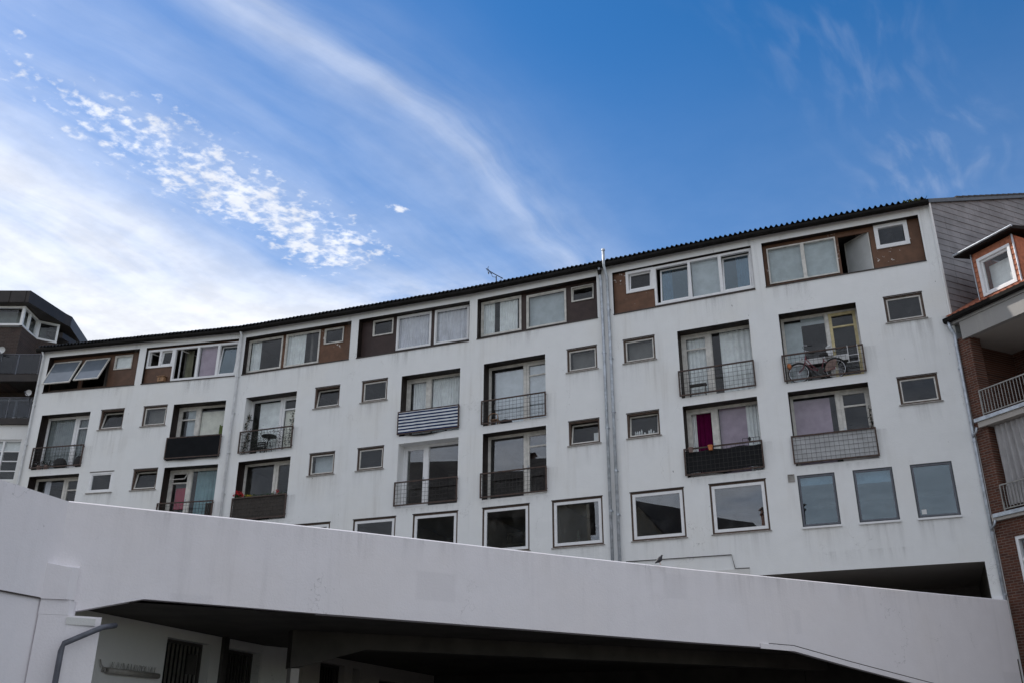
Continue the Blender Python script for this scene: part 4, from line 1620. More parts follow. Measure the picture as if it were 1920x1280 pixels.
for z in (12.2, 9.9, 7.2, 5.5):
    mb = MB()
    mb.tube([RF.p(0.03, 0.06, z - 0.03), RF.p(0.03, 0.06, z + 0.03)], 0.062, 10)
    mb.build('pipe_bracket', 'zinc', dp)
mb = MB()
mb.tube([RF.p(-0.09, 0.05, 13.4), RF.p(-0.10, 0.05, 9.8), RF.p(-0.13, 0.08, 9.65), RF.p(-0.18, 0.06, 9.70)], 0.016, 6)
mb.build('cable', 'zinc', RH)
# dormer
mb = MB()
mb.face([RF.p(1.16, 0.0, 13.85), RF.p(1.16, -3.2, 13.85), RF.p(1.16, -3.2, 15.55), RF.p(1.16, 0.0, 15.55)])
mb.face([RF.p(2.56, -3.2, 13.85), RF.p(2.56, 0, 13.85), RF.p(2.56, 0, 15.55), RF.p(2.56, -3.2, 15.55)])
mb.board(RF, (1.16, 2.56, 13.85, 15.55), [(1.29, 2.44, 14.05, 15.31)], -0.12, -0.02)
dm = mb.build('dormer', 'tile_hung', RH)
for sx in (1.145, 2.445):
    for kk in range(9):
        z = 13.90 + kk * 0.17
        mb = MB()
        w = 0.125
        mb.hexa([RF.p(sx, 0.02, z), RF.p(sx + w, 0.02, z), RF.p(sx + w, -0.018, z), RF.p(sx, -0.018, z), RF.p(sx, 0.0, z + 0.175), RF.p(sx + w, 0.0, z + 0.175), RF.p(sx + w, -0.018, z + 0.175), RF.p(sx, -0.018, z + 0.175)])
        mb.build('hung_tile', 'tile_hung', dm)
for sx in (1.13, 2.575):
    mb = MB()
    mb.box(RF, sx - 0.012, sx + 0.012, -0.02, 0.04, 13.86, 15.55)
    mb.build('edge_strip', 'zinc', dm)
mb = MB()
frame_bars(mb, RF, 1.285, 2.445, 14.05, 15.31, -0.11, 0.035, 0.085)
w = mb.build('dormer_window', 'upvc', dm)
mb = MB()
frame_bars(mb, RF, 1.375, 2.355, 14.14, 15.22, -0.10, -0.03, 0.06)
mb.build('dormer_sash', 'upvc', dm)
pane(RF, 1.435, 2.295, 14.2, 15.16, -0.07, dm)
mb = MB()
mb.box(RF, 1.40, 2.33, -0.36, -0.34, 14.15, 15.10)
mb.build('dormer_blind', 'curtain_white', dm)
mb = MB()
c = [(0.72, 0.26), (2.80, 0.26), (2.80, -3.3), (0.72, -3.3)]
mb.hexa([RF.p(t, o, 15.58 + (0 if o > 0 else 0.65)) for t, o in c] + [RF.p(t, o, 15.69 + (0 if o > 0 else 0.65)) for t, o in c])
mb.build('dormer_roof', 'gutter_dark', dm)
mb = MB()
mb.tube([RF.p(0.70, 0.27, 15.66), RF.p(2.82, 0.27, 15.66)], 0.035, 8)
mb.build('dormer_gutter', 'zinc', dm)
# net curtain and white sheet in the lower loggia
curtain(RF, 0.62, 3.4, 8.0, 10.2, -0.10, 'net_curtain', 'white net curtains hung across the lower loggia of the brick house', 14, 0.05, gather=0.5)
mb = MB()
mb.box(RF, 0.72, 3.4, 0.03, 0.045, 7.85, 8.38)
tag(mb.build('screen_sheet', 'net_curtain'), 'whitish mesh screen behind the lower loggia railing of the brick house', 'screen')
mb = MB()
mb.box(RF, 0.95, 1.5, -0.30, -0.26, 8.4, 9.15)
tag(mb.build('hanging_cloth', 'curtain_white'), 'small white cloth hanging behind the net curtains of the loggia', 'cloth')

# ------------------------------------------------------------------ dark brick house on the left
LH = thing('penthouse_block', (-28, 44, 0), 'dark brick block with glazed penthouse and glass balconies at the left edge', 'building')
LF = Frame((-21.0, 41.0), (1, 0))


def lx(x):
    return x + 21.0


mb = MB()
mb.board(LF, (lx(-45), lx(-20.9), 0, 14.98), [(lx(-24.6), lx(-22.02), 12.4, 14.28), (lx(-30), lx(-27), 12.4, 14.28)], -0.3, 0.0)
mb.build('wall', 'plaster', LH)
mb = MB()
mb.board(LF, (lx(-45), lx(-20.9), 15.0, 17.1), [(lx(-26.5), lx(-22.06), 15.0, 16.68)], -1.6, -1.3)
mb.build('brick_wall', 'brick_dark', LH)
# upper brick storey with the angled corner
up = [(-45, 41.15), (-23.25, 41.15), (-23.2, 42.6), (-22.50, 43.2), (-22.40, 44.6), (-22.6, 50), (-45, 50)]
mb = MB()
prism(mb, up, 17.0, 19.86)
mb.build('upper_brick_wall', 'brick_dark', LH)
pent = [(-45, 41.05), (-23.2, 41.0), (-23.29, 42.63), (-22.55, 43.15), (-22.3, 44.6), (-22.6, 50), (-45, 50)]
mb = MB()
core = [(x - 0.55, y + 0.75) for x, y in pent]
prism(mb, core, 19.86, 20.9)
mb.build('penthouse_room', 'curtain_grey', LH)


def pent_side(a, b2, panes, first=0.08, z0=19.88, z1=20.87):
    A, B = Vector(a), Vector(b2)
    f = Frame(A, B - A)
    L = (B - A).length
    mb = MB()
    frame_bars(mb, f, 0.0, L, z0, z1, -0.12, 0.0, 0.10)
    n = len(panes) - 1
    for t in panes[1:-1]:
        mb.box(f, L * t - 0.05, L * t + 0.05, -0.12, 0.0, z0 + 0.10, z1 - 0.10)
    w = mb.build('penthouse_window', 'upvc', LH)
    for t0, t1 in zip(panes, panes[1:]):
        pane(f, L * t0 + 0.05, L * t1 - 0.05, z0 + 0.1, z1 - 0.1, -0.06, w)


pent_side((-29, 41.03), (-23.2, 41.0), [0, 0.25, 0.5, 0.72, 0.955])
pent_side((-23.2, 41.0), (-23.29, 42.63), [0, 0.45, 1])
pent_side((-23.29, 42.63), (-22.5, 43.15), [0.1, 1])
mb = MB()
prism(mb, [(-45, 40.6), (-22.9, 40.6), (-22.30, 43.1), (-22.15, 43.5), (-23.2, 50), (-45, 50)], 20.9, 21.5, 0, [21.5, 21.5, 21.45, 21.45, 21.5, 21.5])
pr_ = mb.build('penthouse_roof', 'copper_dark', LH)
mb = MB()
prism(mb, [(-23.2, 43.3), (-22.50, 43.6), (-22.30, 44.6), (-22.8, 46)], 20.35, 20.62)
mb.build('rear_roof', 'copper_dark', LH)
mb = MB()
for k in range(7):
    x = -23.1 - k * 0.75
    mb.box(LF, lx(x) - 0.02, lx(x) + 0.02, 0.40, 0.425, 20.92, 21.48)
mb.build('roof_seam', 'copper_dark', pr_)
for zt, zs in ((18.37, (17.02, 17.36)), (16.24, (14.96, 15.24))):
    mb = MB()
    mb.box(LF, lx(-45), lx(-21.2), -1.5, 0.15, zs[0], zs[1])
    s = mb.build('balcony_slab', 'copper_dark', LH)
    mb = MB()
    mb.box(LF, lx(-45), lx(-21.25), 0.10, 0.14, zt - 0.04, zt)
    for x in range(16):
        xx = -21.9 - x * 1.02
        mb.box(LF, lx(xx) - 0.02, lx(xx) + 0.02, 0.10, 0.14, zs[1], zt - 0.04)
    r = mb.build('balcony_railing', 'pipe_grey', LH)
    for x in range(8):
        xx = -21.9 - x * 1.02
        mb = MB()
        mb.box(LF, lx(xx) - 0.98, lx(xx) - 0.04, 0.115, 0.125, zs[1] + 0.05, zt - 0.06)
        mb.build('glass_panel', 'glass_rail', r)
mb = MB()
frame_bars(mb, LF, lx(-26.5), lx(-22.06), 15.2, 16.68, -1.5, -1.36, 0.09)
for x in (-23.4, -24.6):
    mb.box(LF, lx(x) - 0.05, lx(x) + 0.05, -1.5, -1.36, 15.29, 16.59)
w = mb.build('balcony_window', 'upvc', LH)
pane(LF, lx(-26.4), lx(-22.15), 15.29, 16.59, -1.43, w)
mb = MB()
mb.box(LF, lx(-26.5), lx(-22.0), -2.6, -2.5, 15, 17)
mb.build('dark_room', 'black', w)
mb = MB()
frame_bars(mb, LF, lx(-24.6), lx(-22.02), 12.4, 14.28, -0.2, -0.08, 0.07)
for x in (-22.85, -23.7):
    mb.box(LF, lx(x) - 0.045, lx(x) + 0.045, -0.2, -0.08, 12.47, 14.21)
for z in (12.85, 13.30, 13.75):
    for (p, q) in ((-22.805, -22.09), (-23.655, -22.895)):
        mb.box(LF, lx(p if p < q else q), lx(q if p < q else p), -0.18, -0.10, z - 0.022, z + 0.022)
w = mb.build('window', 'upvc', LH)
pane(LF, lx(-24.5), lx(-22.1), 12.47, 14.21, -0.15, w)
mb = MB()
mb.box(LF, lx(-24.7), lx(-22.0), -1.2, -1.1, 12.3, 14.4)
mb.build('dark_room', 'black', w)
mb = MB()
mb.box(LF, lx(-24.6), lx(-22.0), -0.27, -0.24, 13.78, 14.25)
mb.build('window_blind', 'curtain_white', w)


def dish(p, r, label):
    d = thing('satellite_dish', p, label, 'satellite dish', 'satellite dishes on the dark brick block')
    mb = MB()
    P = Vector(p)
    n = 18
    ctr = len(mb.v)
    for ring, (rr2, dd) in enumerate(((0.0, 0.0), (0.5, 0.02), (0.85, 0.06), (1.0, 0.09))):
        for j in range(n):
            a = 2 * math.pi * j / n
            mb.v.append((P.x + math.cos(a) * r * rr2, P.y - dd, P.z + math.sin(a) * r * rr2))
    for k in range(3):
        for j in range(n):
            j2 = (j + 1) % n
            mb.f.append((k * n + j, k * n + j2, (k + 1) * n + j2, (k + 1) * n + j))
            mb.mi.append(0)
    mb.build('reflector', 'white_plastic', d, True)
    mb = MB()
    mb.bar((P.x, P.y - 0.02, P.z - r), (P.x, P.y - 0.35, P.z - 0.1), 0.02)
    mb.tube([(P.x, P.y - 0.33, P.z - 0.1), (P.x, P.y - 0.40, P.z - 0.06)], 0.03, 8)
    mb.build('receiver_arm', 'pipe_grey', d)
    mb = MB()
    mb.bar((P.x, P.y + 0.02, P.z), (P.x, P.y + 0.12, P.z - 0.5), 0.04)
    mb.build('bracket', 'pipe_grey', d)


dish((-22.03, 40.78, 16.40), 0.15, 'round pale satellite dish above the lower glass balcony of the dark block')
dish((-23.70, 40.78, 18.50), 0.17, 'round pale satellite dish above the upper glass balcony, cut by the frame')

# ------------------------------------------------------------------ houses across the yard (seen in the window panes)


def gable_house(ctr, ang, Lx, Ly, eave, ridge, wallm, label, name, chim=None):
    h = thing(name, (ctr[0], ctr[1], 0), label, 'house')
    f = Frame((ctr[0] - math.cos(ang) * Lx / 2, ctr[1] - math.sin(ang) * Lx / 2), (math.cos(ang), math.sin(ang)))
    mb = MB()
    P = f.p
    for o in (Ly / 2, -Ly / 2):
        q = [P(0, o, 0), P(Lx, o, 0), P(Lx, o, eave), P(0, o, eave)]
        mb.face(q if o > 0 else list(reversed(q)))
    for t in (0, Lx):
        q = [P(t, Ly / 2, 0), P(t, Ly / 2, eave), P(t, 0, ridge), P(t, -Ly / 2, eave), P(t, -Ly / 2, 0)]
        mb.face(q)
    mb.build('wall', wallm, h)
    mb = MB()
    ov = 0.35
    sl = (ridge - eave) / (Ly / 2)
    for sg in (1, -1):
        a = [P(-ov, sg * (Ly / 2 + ov), eave - sl * ov), P(Lx + ov, sg * (Ly / 2 + ov), eave - sl * ov), P(Lx + ov, 0, ridge), P(-ov, 0, ridge)]
        b2 = [(x, y, z + 0.15) for x, y, z in a]
        mb.hexa([*a, *b2])
    r = mb.build('roof', 'tile_dark', h)
    for t, o, z1, wd in (chim or []):
        mb = MB()
        mb.box(f, t - wd, t + wd, o - 0.4, o + 0.4, eave, z1)
        mb.box(f, t - wd - 0.08, t + wd + 0.08, o - 0.48, o + 0.48, z1, z1 + 0.12)
        for (dt) in (-wd, wd):
            mb.box(f, t + dt - 0.04, t + dt + 0.04, o - 0.3, o + 0.3, z1 + 0.12, z1 + 0.4)
        mb.box(f, t - wd - 0.15, t + wd + 0.15, o - 0.5, o + 0.5, z1 + 0.4, z1 + 0.46)
        mb.build('chimney', 'brick_opposite', r)
    for j in range(int(Lx // 2.6)):
        for z in (2.0, 5.2, 8.4):
            if z + 1.8 > eave:
                continue
            for o in (Ly / 2,):
                t = 1.2 + j * 2.6
                mb = MB()
                frame_bars(mb, f, t, t + 1.1, z, z + 1.5, o + 0.01, o + 0.06, 0.08)
                w = mb.build('window', 'upvc', h)
                mb = MB()
                mb.box(f, t + 0.08, t + 1.02, o + 0.015, o + 0.03, z + 0.08, z + 1.42)
                mb.build('pane', 'smoked_panel', w)
    return h


gable_house((-22, 13), R(-42), 10, 9, 15.2, 19.6, 'house_beige', 'tall house with dark roof and capped chimney mirrored in the balcony panes', 'tall_house', [(5.5, 1.2, 19.9, 0.45)])
gable_house((-15.0, 3.2), R(99), 9, 8, 12.2, 16.2, 'house_beige', 'beige gabled house mirrored in the large pane beside the downpipes', 'gabled_house', [(6.0, 1.5, 16.6, 0.4)])
gable_house((-13.5, -6.5), R(-50), 12, 9, 13.2, 16.0, 'brick_opposite', 'brick house with dark roof mirrored in the last framed pane', 'yard_house', [(4, 1.0, 17.8, 0.5), (8, -1.0, 17.6, 0.5)])

# ------------------------------------------------------------------ curtains and blinds
def cur(b, fl, part, f0, f1, mat, label, waves=8, ztop=0.0, zbot=0.0, o=-0.605, amp=0.025):
    t0, t1, z0, z1 = U[b, fl][part]
    return curtain(BAY[b], t0 + (t1 - t0) * f0, t0 + (t1 - t0) * f1, z0 + zbot, z1 - ztop, o, mat, label, waves, amp)


def bli(b, fl, part, f0, f1, mat, label, ztop=0.05, zbot=0.0, o=-0.575):
    t0, t1, z0, z1 = U[b, fl][part]
    return blind(BAY[b], t0 + (t1 - t0) * f0, t0 + (t1 - t0) * f1, z0 + zbot, z1 - ztop, o, mat, label)


cur(0, 'A', 'win', 0.0, 1.0, 'curtain_grey', 'grey pleated curtain in the wide pane of the far left upper balcony', 14)
cur(0, 'A', 'door', -0.05, 1.05, 'curtain_grey', 'grey pleated curtain behind the door of the far left upper balcony', 6)
cur(0, 'B', 'win', 0.25, 0.45, 'curtain_sheer', 'narrow pale curtain in the far left lower balcony window', 3)
bli(1, 'A', 'win', 0.0, 1.0, 'blind_cream', 'cream roller blind behind the balcony with the black screen', 0.2)
bli(1, 'A', 'door', 0.35, 1.0, 'blind_sky_grey', 'grey half-width blind in the door behind the black screen', 0.1)
cur(1, 'B', 'win', 0.12, 1.0, 'curtain_teal', 'teal curtain in the balcony window left of the white downpipe', 7)
tw = curtain(BAY[1], U[1, 'B']['door'][0] + 0.05, U[1, 'B']['door'][1] - 0.05, 10.55, 11.45, -0.68, 'towel_red', 'red towel hanging inside the balcony door beside the teal curtain', 2, 0.01, 'towel', 'towel')
bli(2, 'A', 'win', 0.22, 1.0, 'curtain_white', 'white sheet hung in the window of the plant-grown balcony', 0.1, 0.0)
bli(2, 'A', 'door', 0.0, 1.0, 'blind_cream', 'pale sheet in the door of the plant-grown balcony', 0.55, 0.0)
cur(3, 'A', 'win', 0.0, 1.0, 'curtain_white', 'white curtain in the wide pane above the striped screen', 13)
cur(3, 'A', 'door', 0.12, 1.1, 'curtain_white', 'white curtain in the door above the striped screen', 6)
bli(4, 'A', 'win', 0.14, 1.0, 'blind_sky_grey', 'grey sheet painting the reflected sky in the wide pane above the little bentwood chair', 0.18, 0.0)  # no blind in these two panes: grey sheets stand for reflected sky
bli(4, 'A', 'door', 0.0, 1.0, 'blind_sky_grey', 'grey sheet painting the reflected sky in the door above the little bentwood chair', 0.1, 0.0)
cur(5, 'A', 'win', 0.20, 1.0, 'curtain_white', 'white curtain in the wide pane of the first balcony right of the downpipes', 6)
cur(5, 'A', 'door', 0.0, 1.0, 'curtain_white', 'white curtain in the door of the first balcony right of the downpipes', 5)
cur(5, 'B', 'door', 0.18, 1.1, 'curtain_purple', 'purple curtain in the door above the dark green screen', 4)
cur(5, 'B', 'door', -0.12, 0.2, 'curtain_white', 'narrow white curtain beside the purple one', 3, o=-0.60)
cur(5, 'B', 'win', 0.02, 0.68, 'curtain_lilac', 'pale lilac curtain above the dark green screen', 3, amp=0.015)
cur(5, 'B', 'win', 0.68, 1.0, 'curtain_white', 'white curtain at the right of the lilac one', 4)
bli(6, 'A', 'win', 0.0, 0.42, 'blind_pale', 'pale milky blind above the pink bicycle', 0.12)
bli(6, 'A', 'win', 0.42, 1.0, 'blind_sky_grey', 'short grey blind top above the pink bicycle', 0.02, 2.08)
bli(6, 'B', 'win', 0.0, 0.85, 'blind_pink', 'lilac blind above the balcony with the white sheet', 0.12)


def tcur(b, t0, t1, mat, label, waves=6, z0=16.05, z1=17.52, o=-0.245, amp=0.025):
    return curtain(BAY[b], t0, t1, z0, z1 + 0.08, o - TOPDEPTH[b], mat, label, waves, amp)


tcur(2, 0.343, 0.825, 'curtain_white', 'white half curtain in the top window next to the white downpipe', 4)
tcur(2, 2.183, 3.037, 'curtain_white', 'white half curtain in the top window beside the brown flaking panel', 6)
tcur(3, 1.907, 3.335, 'curtain_sheer', 'sheer curtain in the top window next to the dark brown panel', 10)
tcur(3, 3.596, 4.984, 'curtain_sheer', 'sheer curtain in the right one of the two upvc top windows', 8)
tcur(4, 0.276, 0.759, 'curtain_white', 'left white curtain of the parted pair in the middle top window', 5)
tcur(4, 0.970, 1.724, 'curtain_white', 'right white curtain of the parted pair in the middle top window', 6)
blind(BAY[4], 2.207, 3.716, 16.1, 17.49, -0.47, 'blind_sky_grey', 'grey blind filling the top window left of the tilted vent')
tcur(5, 2.050, 2.420, 'curtain_blue', 'bluish curtain at the left of the white three-light top window', 4, o=-0.42)
blind(BAY[5], 3.190, 4.170, 16.15, 17.63, -0.26, 'blind_sky_grey', 'grey blind in the middle light of the white three-light window')
tcur(5, 4.750, 5.240, 'curtain_blue', 'bluish curtain at the right of the white three-light top window', 5, o=-0.42)
blind(BAY[6], 0.291, 1.394, 16.15, 17.53, -0.33, 'blind_pale', 'pale opaque blind in the left light beside the open casement')
blind(BAY[6], 1.484, 2.487, 16.15, 17.53, -0.33, 'blind_pale', 'pale opaque blind in the right light beside the open casement')
blind(BAY[1], 2.860, 3.680, 16.12, 17.59, -0.27, 'blind_pink', 'pinkish blind in the middle light of the left three-light window')
tcur(1, 1.950, 2.300, 'curtain_olive', 'olive curtain inside the wide open light at the left', 5, o=-0.55)
blind(BAY[0], 3.520, 4.324, 16.86, 17.54, -0.40, 'curtain_white', 'white blind in the small window of the far left brown panel')
for (b, fl, lab) in ((1, SA, 'grey blind in the small upper window next to the black screen'), (2, SB, 'pale blind in the small lower window left of centre'), (4, SA, 'grey blind in the small upper window left of the downpipes'), (5, SA, 'dark grey blind in the small upper window right of the downpipes')):
    t0, t1 = SMALL_T[b]
    blind(BAY[b], t0 + 0.12, t1 - 0.12, fl[0] + 0.1, fl[1] - 0.12, -0.30, 'blind_dim' if b != 2 else 'blind_sky_grey', lab)

# ------------------------------------------------------------------ balcony screens


def screen(b, z0, z1, mat, label, o=0.035, f0=0.0, f1=1.0, sag=0.02, name='balcony_screen'):
    fr = BAY[b]
    a, c = BAL_T[b][0] - 0.01, BAL_T[b][1] - 0.02
    a, c = a + (c - a) * f0, a + (c - a) * f1
    mb = MB()
    n = 26
    rows = 5
    g = [[None] * (rows + 1) for _ in range(n + 1)]
    for i in range(n + 1):
        for j in range(rows + 1):
            f = i / n
            top = z1 - sag * (0.5 + 0.5 * math.sin(f * 17 + b)) * (0.5 if j == rows else 0)
            bot = z0 + sag * 0.8 * math.sin(f * 9 + 1.3 * b)
            z = bot + (top - bot) * j / rows
            g[i][j] = fr.p(a + (c - a) * f, o + 0.006 * math.sin(f * 31 + j * 1.7), z)
    for i in range(n):
        for j in range(rows):
            mb.face([g[i][j], g[i + 1][j], g[i + 1][j + 1], g[i][j + 1]])
    return tag(mb.build(name, mat, None, True), label, 'screen')


screen(1, 12.44, 13.41, 'screen_black', 'black cloth screen tied to a balcony railing in the second bay', o=0.088)
screen(3, 12.53, 13.40, 'screen_striped', 'blue and white striped cloth screen on a balcony railing', o=0.085)
screen(2, 9.80, 10.64, 'mat_reed', 'dark reed mat on the balcony railing with red flowers', o=0.035)
screen(5, 9.79, 10.58, 'screen_green', 'sagging dark green screen on the balcony below the white curtains', o=0.03, sag=0.08)
screen(6, 9.79, 10.63, 'screen_white', 'crumpled white sheet behind the wire railing at the right', o=0.035)
mb = MB()
fr = BAY[3]
for i in range(14):
    f0, f1 = i / 14, (i + 1) / 14
    z = lambda f: 12.50 - 0.11 * math.sin(math.pi * f)
    a = [fr.p(2.45 + 1.9 * f, o, zz) for f, o, zz in ((f0, 0.0, 12.47), (f1, 0.0, 12.47), (f1, 0.05, z(f1)), (f0, 0.05, z(f0)))]
    mb.face(a)
tag(mb.build('loose_cloth', 'screen_black'), 'loose dark cloth edge sagging below the striped screen', 'cloth')

# ------------------------------------------------------------------ things on the balconies


def leafcloud(mb, pts, n, size, spread):
    for k in range(n):
        p = Vector(random.choice(pts)) + Vector([random.gauss(0, s) for s in spread])
        u = Vector((random.uniform(-1, 1), random.uniform(-1, 1), random.uniform(-1, 1))).normalized()
        v = u.orthogonal().normalized()
        s = size * random.uniform(0.5, 1.2)
        mb.face([p - u * s, p + v * s * 0.55, p + u * s, p - v * s * 0.55])


# climbing plant on the white-reveal balcony
F2 = BAY[2]
pl_ = thing('climbing_plant', F2.p(0.75, -0.1, 12.5), 'thin dark climbing plant on the white balcony of the third bay', 'plant')
pts = [F2.p(0.72 + 0.06 * math.sin(k), -0.10 - 0.02 * k % 0.3, 12.6 + 1.65 * k / 24) for k in range(25)]
pts2 = [F2.p(2.95 + 0.05 * math.sin(k * 2.1), -0.1, 12.7 + 1.3 * k / 18) for k in range(19)]
pts3 = [F2.p(0.8 + 2.1 * k / 30, 0.0, 13.0 + 0.3 * math.sin(k * 1.7)) for k in range(31)]
pts4 = [F2.p(1.15 + 0.05 * math.sin(k), -0.3, 12.7 + 1.0 * k / 12) for k in range(13)]
mb = MB()
leafcloud(mb, pts, 520, 0.034, (0.05, 0.04, 0.05))
leafcloud(mb, pts2, 380, 0.030, (0.05, 0.04, 0.05))
leafcloud(mb, pts3, 760, 0.028, (0.05, 0.06, 0.13))
leafcloud(mb, pts4, 200, 0.028, (0.06, 0.03, 0.06))
stuff(mb.build('leaves', 'leaf_dark', pl_))
mb = MB()
mb.tube(pts[::3], 0.008, 5)
mb.tube(pts2[::3], 0.007, 5)
mb.build('stem', 'wood', pl_)
# garden table and chair behind it
tb = thing('balcony_table', F2.p(1.75, -0.2, 12.5), 'dark round-topped garden table behind the climbing plant', 'table')
mb = MB()
mb.tube([F2.p(1.85, -0.18, 13.16), F2.p(1.85, -0.18, 13.20)], 0.30, 18)
mb.build('table_top', 'black', tb)
for a in (0.4, 2.5, 4.6):
    mb = MB()
    q = Vector(F2.p(1.85, -0.18, 0))
    mb.bar((q.x + 0.2 * math.cos(a), q.y + 0.12 * math.sin(a), 12.47), (q.x, q.y, 13.16), 0.025)
    mb.build('leg', 'black', tb)
ch = thing('garden_chair', F2.p(1.3, -0.2, 12.47), 'dark slatted garden chair low behind the plant-grown railing', 'chair')
for k in range(4):
    mb = MB()
    mb.box(F2, 1.15, 1.60, -0.36, -0.33, 12.72 + k * 0.09, 12.77 + k * 0.09)
    mb.build('back_slat', 'black', ch)
for t in (1.15, 1.57):
    for o in (-0.37, -0.08):
        mb = MB()
        mb.box(F2, t, t + 0.03, o, o + 0.03, 12.47, 13.05 if o < -0.2 else 12.72)
        mb.build('leg', 'black', ch)
mb = MB()
mb.box(F2, 1.15, 1.60, -0.34, -0.06, 12.72, 12.74)
mb.build('seat', 'black', ch)
# flower box with geraniums
fb = thing('flower_box', F2.p(1.8, -0.05, 10.5), 'planter of red and yellow flowers on the railing with the reed mat', 'planter')
mb = MB()
frame_bars(mb, F2, 0.68, 3.02, 10.44, 10.62, -0.14, 0.02, 0.02)
mb.box(F2, 0.70, 3.0, -0.13, 0.01, 10.46, 10.60)
mb.build('box', 'pot_brown', fb)
mb = MB()
leafcloud(mb, [F2.p(0.7 + 0.1 * k, -0.06, 10.70 + (0.06 if k < 5 else 0)) for k in range(24)], 420, 0.035, (0.05, 0.04, 0.045))
stuff(mb.build('leaves', 'leaf', fb))
mb = MB()
leafcloud(mb, [F2.p(t, 0.0, z) for t, z in ((0.62, 10.82), (0.75, 10.90), (0.86, 10.84), (0.96, 10.88), (1.02, 10.78), (2.62, 10.80))], 170, 0.035, (0.035, 0.03, 0.035))
stuff(mb.build('red_blossoms', 'red_flower', fb))
mb = MB()
leafcloud(mb, [F2.p(t, 0.0, 10.74) for t in (1.22, 1.32, 1.40)], 60, 0.03, (0.03, 0.02, 0.02))
stuff(mb.build('yellow_blossoms', 'yellow_flower', fb))


def lump(p, rx, ry, rz, seed, mat, name, label, cat, group=None):
    rnd = random.Random(seed)
    mb = MB()
    nu, nv = 14, 9
    amp = [[1 + rnd.uniform(-0.10, 0.10) for _ in range(nu)] for _ in range(nv + 1)]
    for j in range(nv + 1):
        th = math.pi * j / nv
        for i in range(nu):
            a = 2 * math.pi * i / nu
            k = amp[j][i] if 0 < j < nv else 1
            mb.v.append((p[0] + rx * k * math.sin(th) * math.cos(a), p[1] + ry * k * math.sin(th) * math.sin(a), p[2] + rz + rz * k * -math.cos(th) * (0.95 if j < 3 else 1)))
    for j in range(nv):
        for i in range(nu):
            i2 = (i + 1) % nu
            mb.f.append((j * nu + i, j * nu + i2, (j + 1) * nu + i2, (j + 1) * nu + i))
            mb.mi.append(0)
    return tag(mb.build(name, mat, None, True), label, cat, group)


F0 = BAY[0]
lump(F0.p(1.75, -0.18, 12.46), 0.30, 0.18, 0.25, 3, 'black', 'bin_bag', 'rounded black sack in the middle of the far left balcony', 'bag', 'sacks on the far left balcony')
lump(F0.p(2.68, -0.18, 12.46), 0.22, 0.18, 0.27, 5, 'black', 'bin_bag', 'upright black sack at the right end of the far left balcony', 'bag', 'sacks on the far left balcony')
dr = thing('dried_plant', F0.p(0.95, -0.1, 12.46), 'tangle of pale dried plants in pots on the far left balcony', 'plant')
mb = MB()
leafcloud(mb, [F0.p(0.75 + 0.05 * k, -0.1, 12.72 + 0.07 * math.sin(k * 1.3)) for k in range(16)], 200, 0.035, (0.06, 0.04, 0.07))
stuff(mb.build('leaves', 'leaf_dark', dr))
mb = MB()
leafcloud(mb, [F0.p(0.7 + 0.06 * k, -0.05, 12.70) for k in range(14)], 30, 0.03, (0.06, 0.03, 0.08))
stuff(mb.build('dried_heads', 'curtain_sheer', dr))
for t in (0.8, 1.15):
    mb = MB()
    mb.tube([F0.p(t, -0.12, 12.46), F0.p(t, -0.12, 12.66)], [0.08, 0.11], 12)
    mb.build('pot', 'pot_brown', dr)

# little bentwood chair
F4 = BAY[4]
bc = thing('bentwood_chair', F4.p(0.85, -0.2, 12.46), 'small brown bentwood chair at the left of a bare balcony', 'chair')
mb = MB()
arcp = [F4.p(0.66, -0.10, 12.46), F4.p(0.67, -0.10, 12.80), F4.p(0.71, -0.10, 12.90), F4.p(0.80, -0.10, 12.94), F4.p(0.96, -0.10, 12.93), F4.p(1.03, -0.10, 12.88), F4.p(1.05, -0.10, 12.80), F4.p(1.05, -0.10, 12.46)]
mb.tube(arcp, 0.018, 8)
mb.build('backrest', 'wood', bc, True)
mb = MB()
mb.tube([F4.p(0.86, -0.26, 12.70), F4.p(0.86, -0.26, 12.73)], 0.17, 16)
mb.build('seat', 'wood', bc)
for t in (0.72, 1.0):
    mb = MB()
    mb.bar(F4.p(t, -0.38, 12.46), F4.p(t, -0.36, 12.70), 0.025)
    mb.build('leg', 'wood', bc)
lump(F4.p(1.35, -0.2, 12.46), 0.22, 0.14, 0.11, 9, 'black', 'cushion', 'flat dark cushion beside the bentwood chair', 'cushion')
# dark frame on the balcony right of the downpipes
F5b = BAY[5]
cf = thing('folding_stool', F5b.p(3.1, -0.2, 12.46), 'dark metal stool frame behind the wire railing right of the downpipes', 'stool')
mb = MB()
mb.bar(F5b.p(2.85, -0.1, 12.46), F5b.p(2.85, -0.1, 12.90), 0.035)
mb.build('leg', 'wire', cf)
mb = MB()
mb.bar(F5b.p(3.38, -0.1, 12.46), F5b.p(3.38, -0.1, 12.90), 0.03)
mb.build('leg', 'wire', cf)
mb = MB()
mb.box(F5b, 2.83, 3.40, -0.30, -0.08, 12.90, 12.94)
mb.build('seat', 'wire', cf)
for i, (t, m_, lab) in enumerate(((2.78, 'pot_brown', 'dull brown flower pot hooked on the railing of the dark green screen'), (3.43, 'terracotta', 'orange terracotta pot hooked on the railing of the dark green screen'))):
    pt = thing('flower_pot', F5b.p(t, 0.13, 10.50), lab, 'pot', 'pots on the green-screened railing')
    mb = MB()
    mb.tube([F5b.p(t, 0.16, 10.50), F5b.p(t, 0.16, 10.63)], [0.058, 0.078], 12)
    mb.build('body', m_, pt)
    mb = MB()
    mb.tube([F5b.p(t, 0.16, 10.63), F5b.p(t, 0.16, 10.665)], 0.088, 12)
    mb.build('rim', m_, pt)
wb_ = thing('wire_basket', F5b.p(4.8, -0.1, 10.7), 'thin wire basket at the right above the dark green screen', 'basket')
